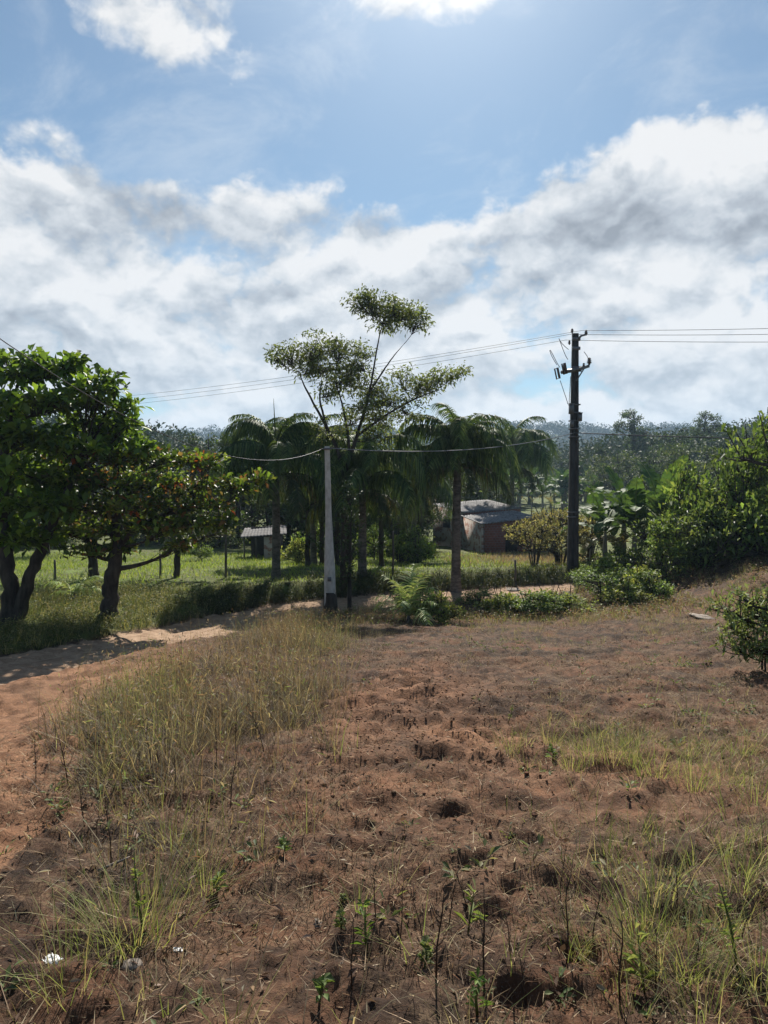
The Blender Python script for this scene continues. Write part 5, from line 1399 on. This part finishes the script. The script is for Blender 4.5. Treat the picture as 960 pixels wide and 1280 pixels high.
    dark = total([G(755, 275, 85, 30, -.62), G(330, 378, 70, 34, -.40), G(175, 250, 55, 32, -.42), G(470, 285, 40, 24, -.40), G(650, 470, 60, 30, -.22), G(550, 385, 40, 22, -.25), G(240, 300, 60, 26, -.30), G(930, 290, 40, 40, -.2), G(80, 330, 90, 40, -.12),
                  G(840, 190, 50, 24, .45), G(400, 245, 110, 22, .35), G(620, 395, 70, 20, .25), G(300, 350, 60, 14, .2), G(500, 0, 200, 40, .3), G(850, 380, 120, 40, .2)])
    fine = t.m('MULTIPLY', t.m('SUBTRACT', nf, .5), .5)
    sh = t.m('ADD', t.m('ADD', t.m('ADD', t.m('ADD', shade, bill), pufflit), dark), fine, clamp=True)
    k = 1 / STR / 2 ** .78
    cc = t.node('ShaderNodeValToRGB'); t.l.new(sh, cc.inputs[0])
    cr = cc.color_ramp; cr.elements[0].position = 0; cr.elements[0].color = rgb(.29, .31, .34); cr.elements[1].position = 1; cr.elements[1].color = rgb(.86, .85, .84)
    e = cr.elements.new(.45); e.color = rgb(.50, .53, .57); e = cr.elements.new(.72); e.color = rgb(.68, .70, .72)
    sc_ = t.node('ShaderNodeVectorMath', operation='SCALE'); t.l.new(cc.outputs[0], sc_.inputs[0]); sc_.inputs['Scale'].default_value = k * 1.06
    # brighter towards the sun
    sv = (math.sin(SUN_AZ) * math.cos(SUN_EL), math.cos(SUN_AZ) * math.cos(SUN_EL), math.sin(SUN_EL))
    dt = t.node('ShaderNodeVectorMath', operation='DOT_PRODUCT'); t.l.new(tc.outputs['Generated'], dt.inputs[0]); dt.inputs[1].default_value = sv
    glow = t.m('POWER', t.m('MAXIMUM', dt.outputs['Value'], 0.0), 48.0)
    gl = t.node('ShaderNodeVectorMath', operation='SCALE'); gl.inputs[0].default_value = (1, .98, .95); t.put(gl.inputs['Scale'], t.m('MULTIPLY', glow, .42 * k))
    hz = t.m('MULTIPLY', t.sst(el, .16, .0), .45)
    base = t.mix(hz, nish.outputs[0], rgb(.62 * k, .70 * k, .78 * k))
    ci = t.noise(vec(t.m('ADD', t.m('MULTIPLY', az, 2.0), t.m('MULTIPLY', el, 1.2)), t.m('SUBTRACT', t.m('MULTIPLY', el, 4.2), t.m('MULTIPLY', az, 1.2)), 3.0), 1.9, 10, .66, .5)
    veil = t.m('MULTIPLY', t.sst(ci, .46, .74), t.sst(el, .2, .42))
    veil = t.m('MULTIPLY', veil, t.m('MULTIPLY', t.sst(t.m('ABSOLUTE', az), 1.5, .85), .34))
    base = t.mix(1.0, base, rgb(.80, .95, .94), 'MULTIPLY')
    base = t.mix(.06, base, rgb(.80 * k, .84 * k, .88 * k))
    base = t.mix(veil, base, rgb(.80 * k, .84 * k, .88 * k))
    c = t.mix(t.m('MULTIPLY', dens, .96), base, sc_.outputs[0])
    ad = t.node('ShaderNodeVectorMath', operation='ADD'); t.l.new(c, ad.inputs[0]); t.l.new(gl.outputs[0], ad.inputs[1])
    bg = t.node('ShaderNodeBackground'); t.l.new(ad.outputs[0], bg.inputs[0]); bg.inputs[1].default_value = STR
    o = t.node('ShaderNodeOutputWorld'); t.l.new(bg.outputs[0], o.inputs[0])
    w.cycles.sampling_method = 'MANUAL'; w.cycles.sample_map_resolution = 512
sky()

sun = bpy.data.lights.new('sun', 'SUN'); sun.energy = 5.0; sun.angle = R(.6); sun.color = (1, .94, .85)
so = bpy.data.objects.new('sun', sun); COL.objects.link(so)
from mathutils import Vector
so.rotation_euler = Vector((math.sin(SUN_AZ) * math.cos(SUN_EL), math.cos(SUN_AZ) * math.cos(SUN_EL), math.sin(SUN_EL))).to_track_quat('Z', 'Y').to_euler()
so.location = (0, 0, 60)

cam = bpy.data.cameras.new('camera'); co = bpy.data.objects.new('camera', cam); COL.objects.link(co)
cam.sensor_fit = 'VERTICAL'; cam.sensor_height = 24; cam.sensor_width = 18; cam.lens = 24 * F / 1280
cam.clip_start = .05; cam.clip_end = 8000
co.location = (0, 0, EYE); co.rotation_euler = (math.pi / 2 - PITCH, 0, 0)
sc.camera = co
sc.view_settings.view_transform = 'Standard'; sc.view_settings.look = 'None'; sc.view_settings.gamma = 1; sc.view_settings.exposure = 0.78
sc.view_settings.use_curve_mapping = False
sc.cycles.max_bounces = 5; sc.cycles.diffuse_bounces = 2; sc.cycles.glossy_bounces = 2; sc.cycles.transmission_bounces = 3; sc.cycles.volume_bounces = 0
sc.cycles.use_denoising = True
sc.cycles.denoiser = 'OPENIMAGEDENOISE'
sc.cycles.denoising_input_passes = 'RGB_ALBEDO_NORMAL'
sc.cycles.denoising_prefilter = 'ACCURATE'
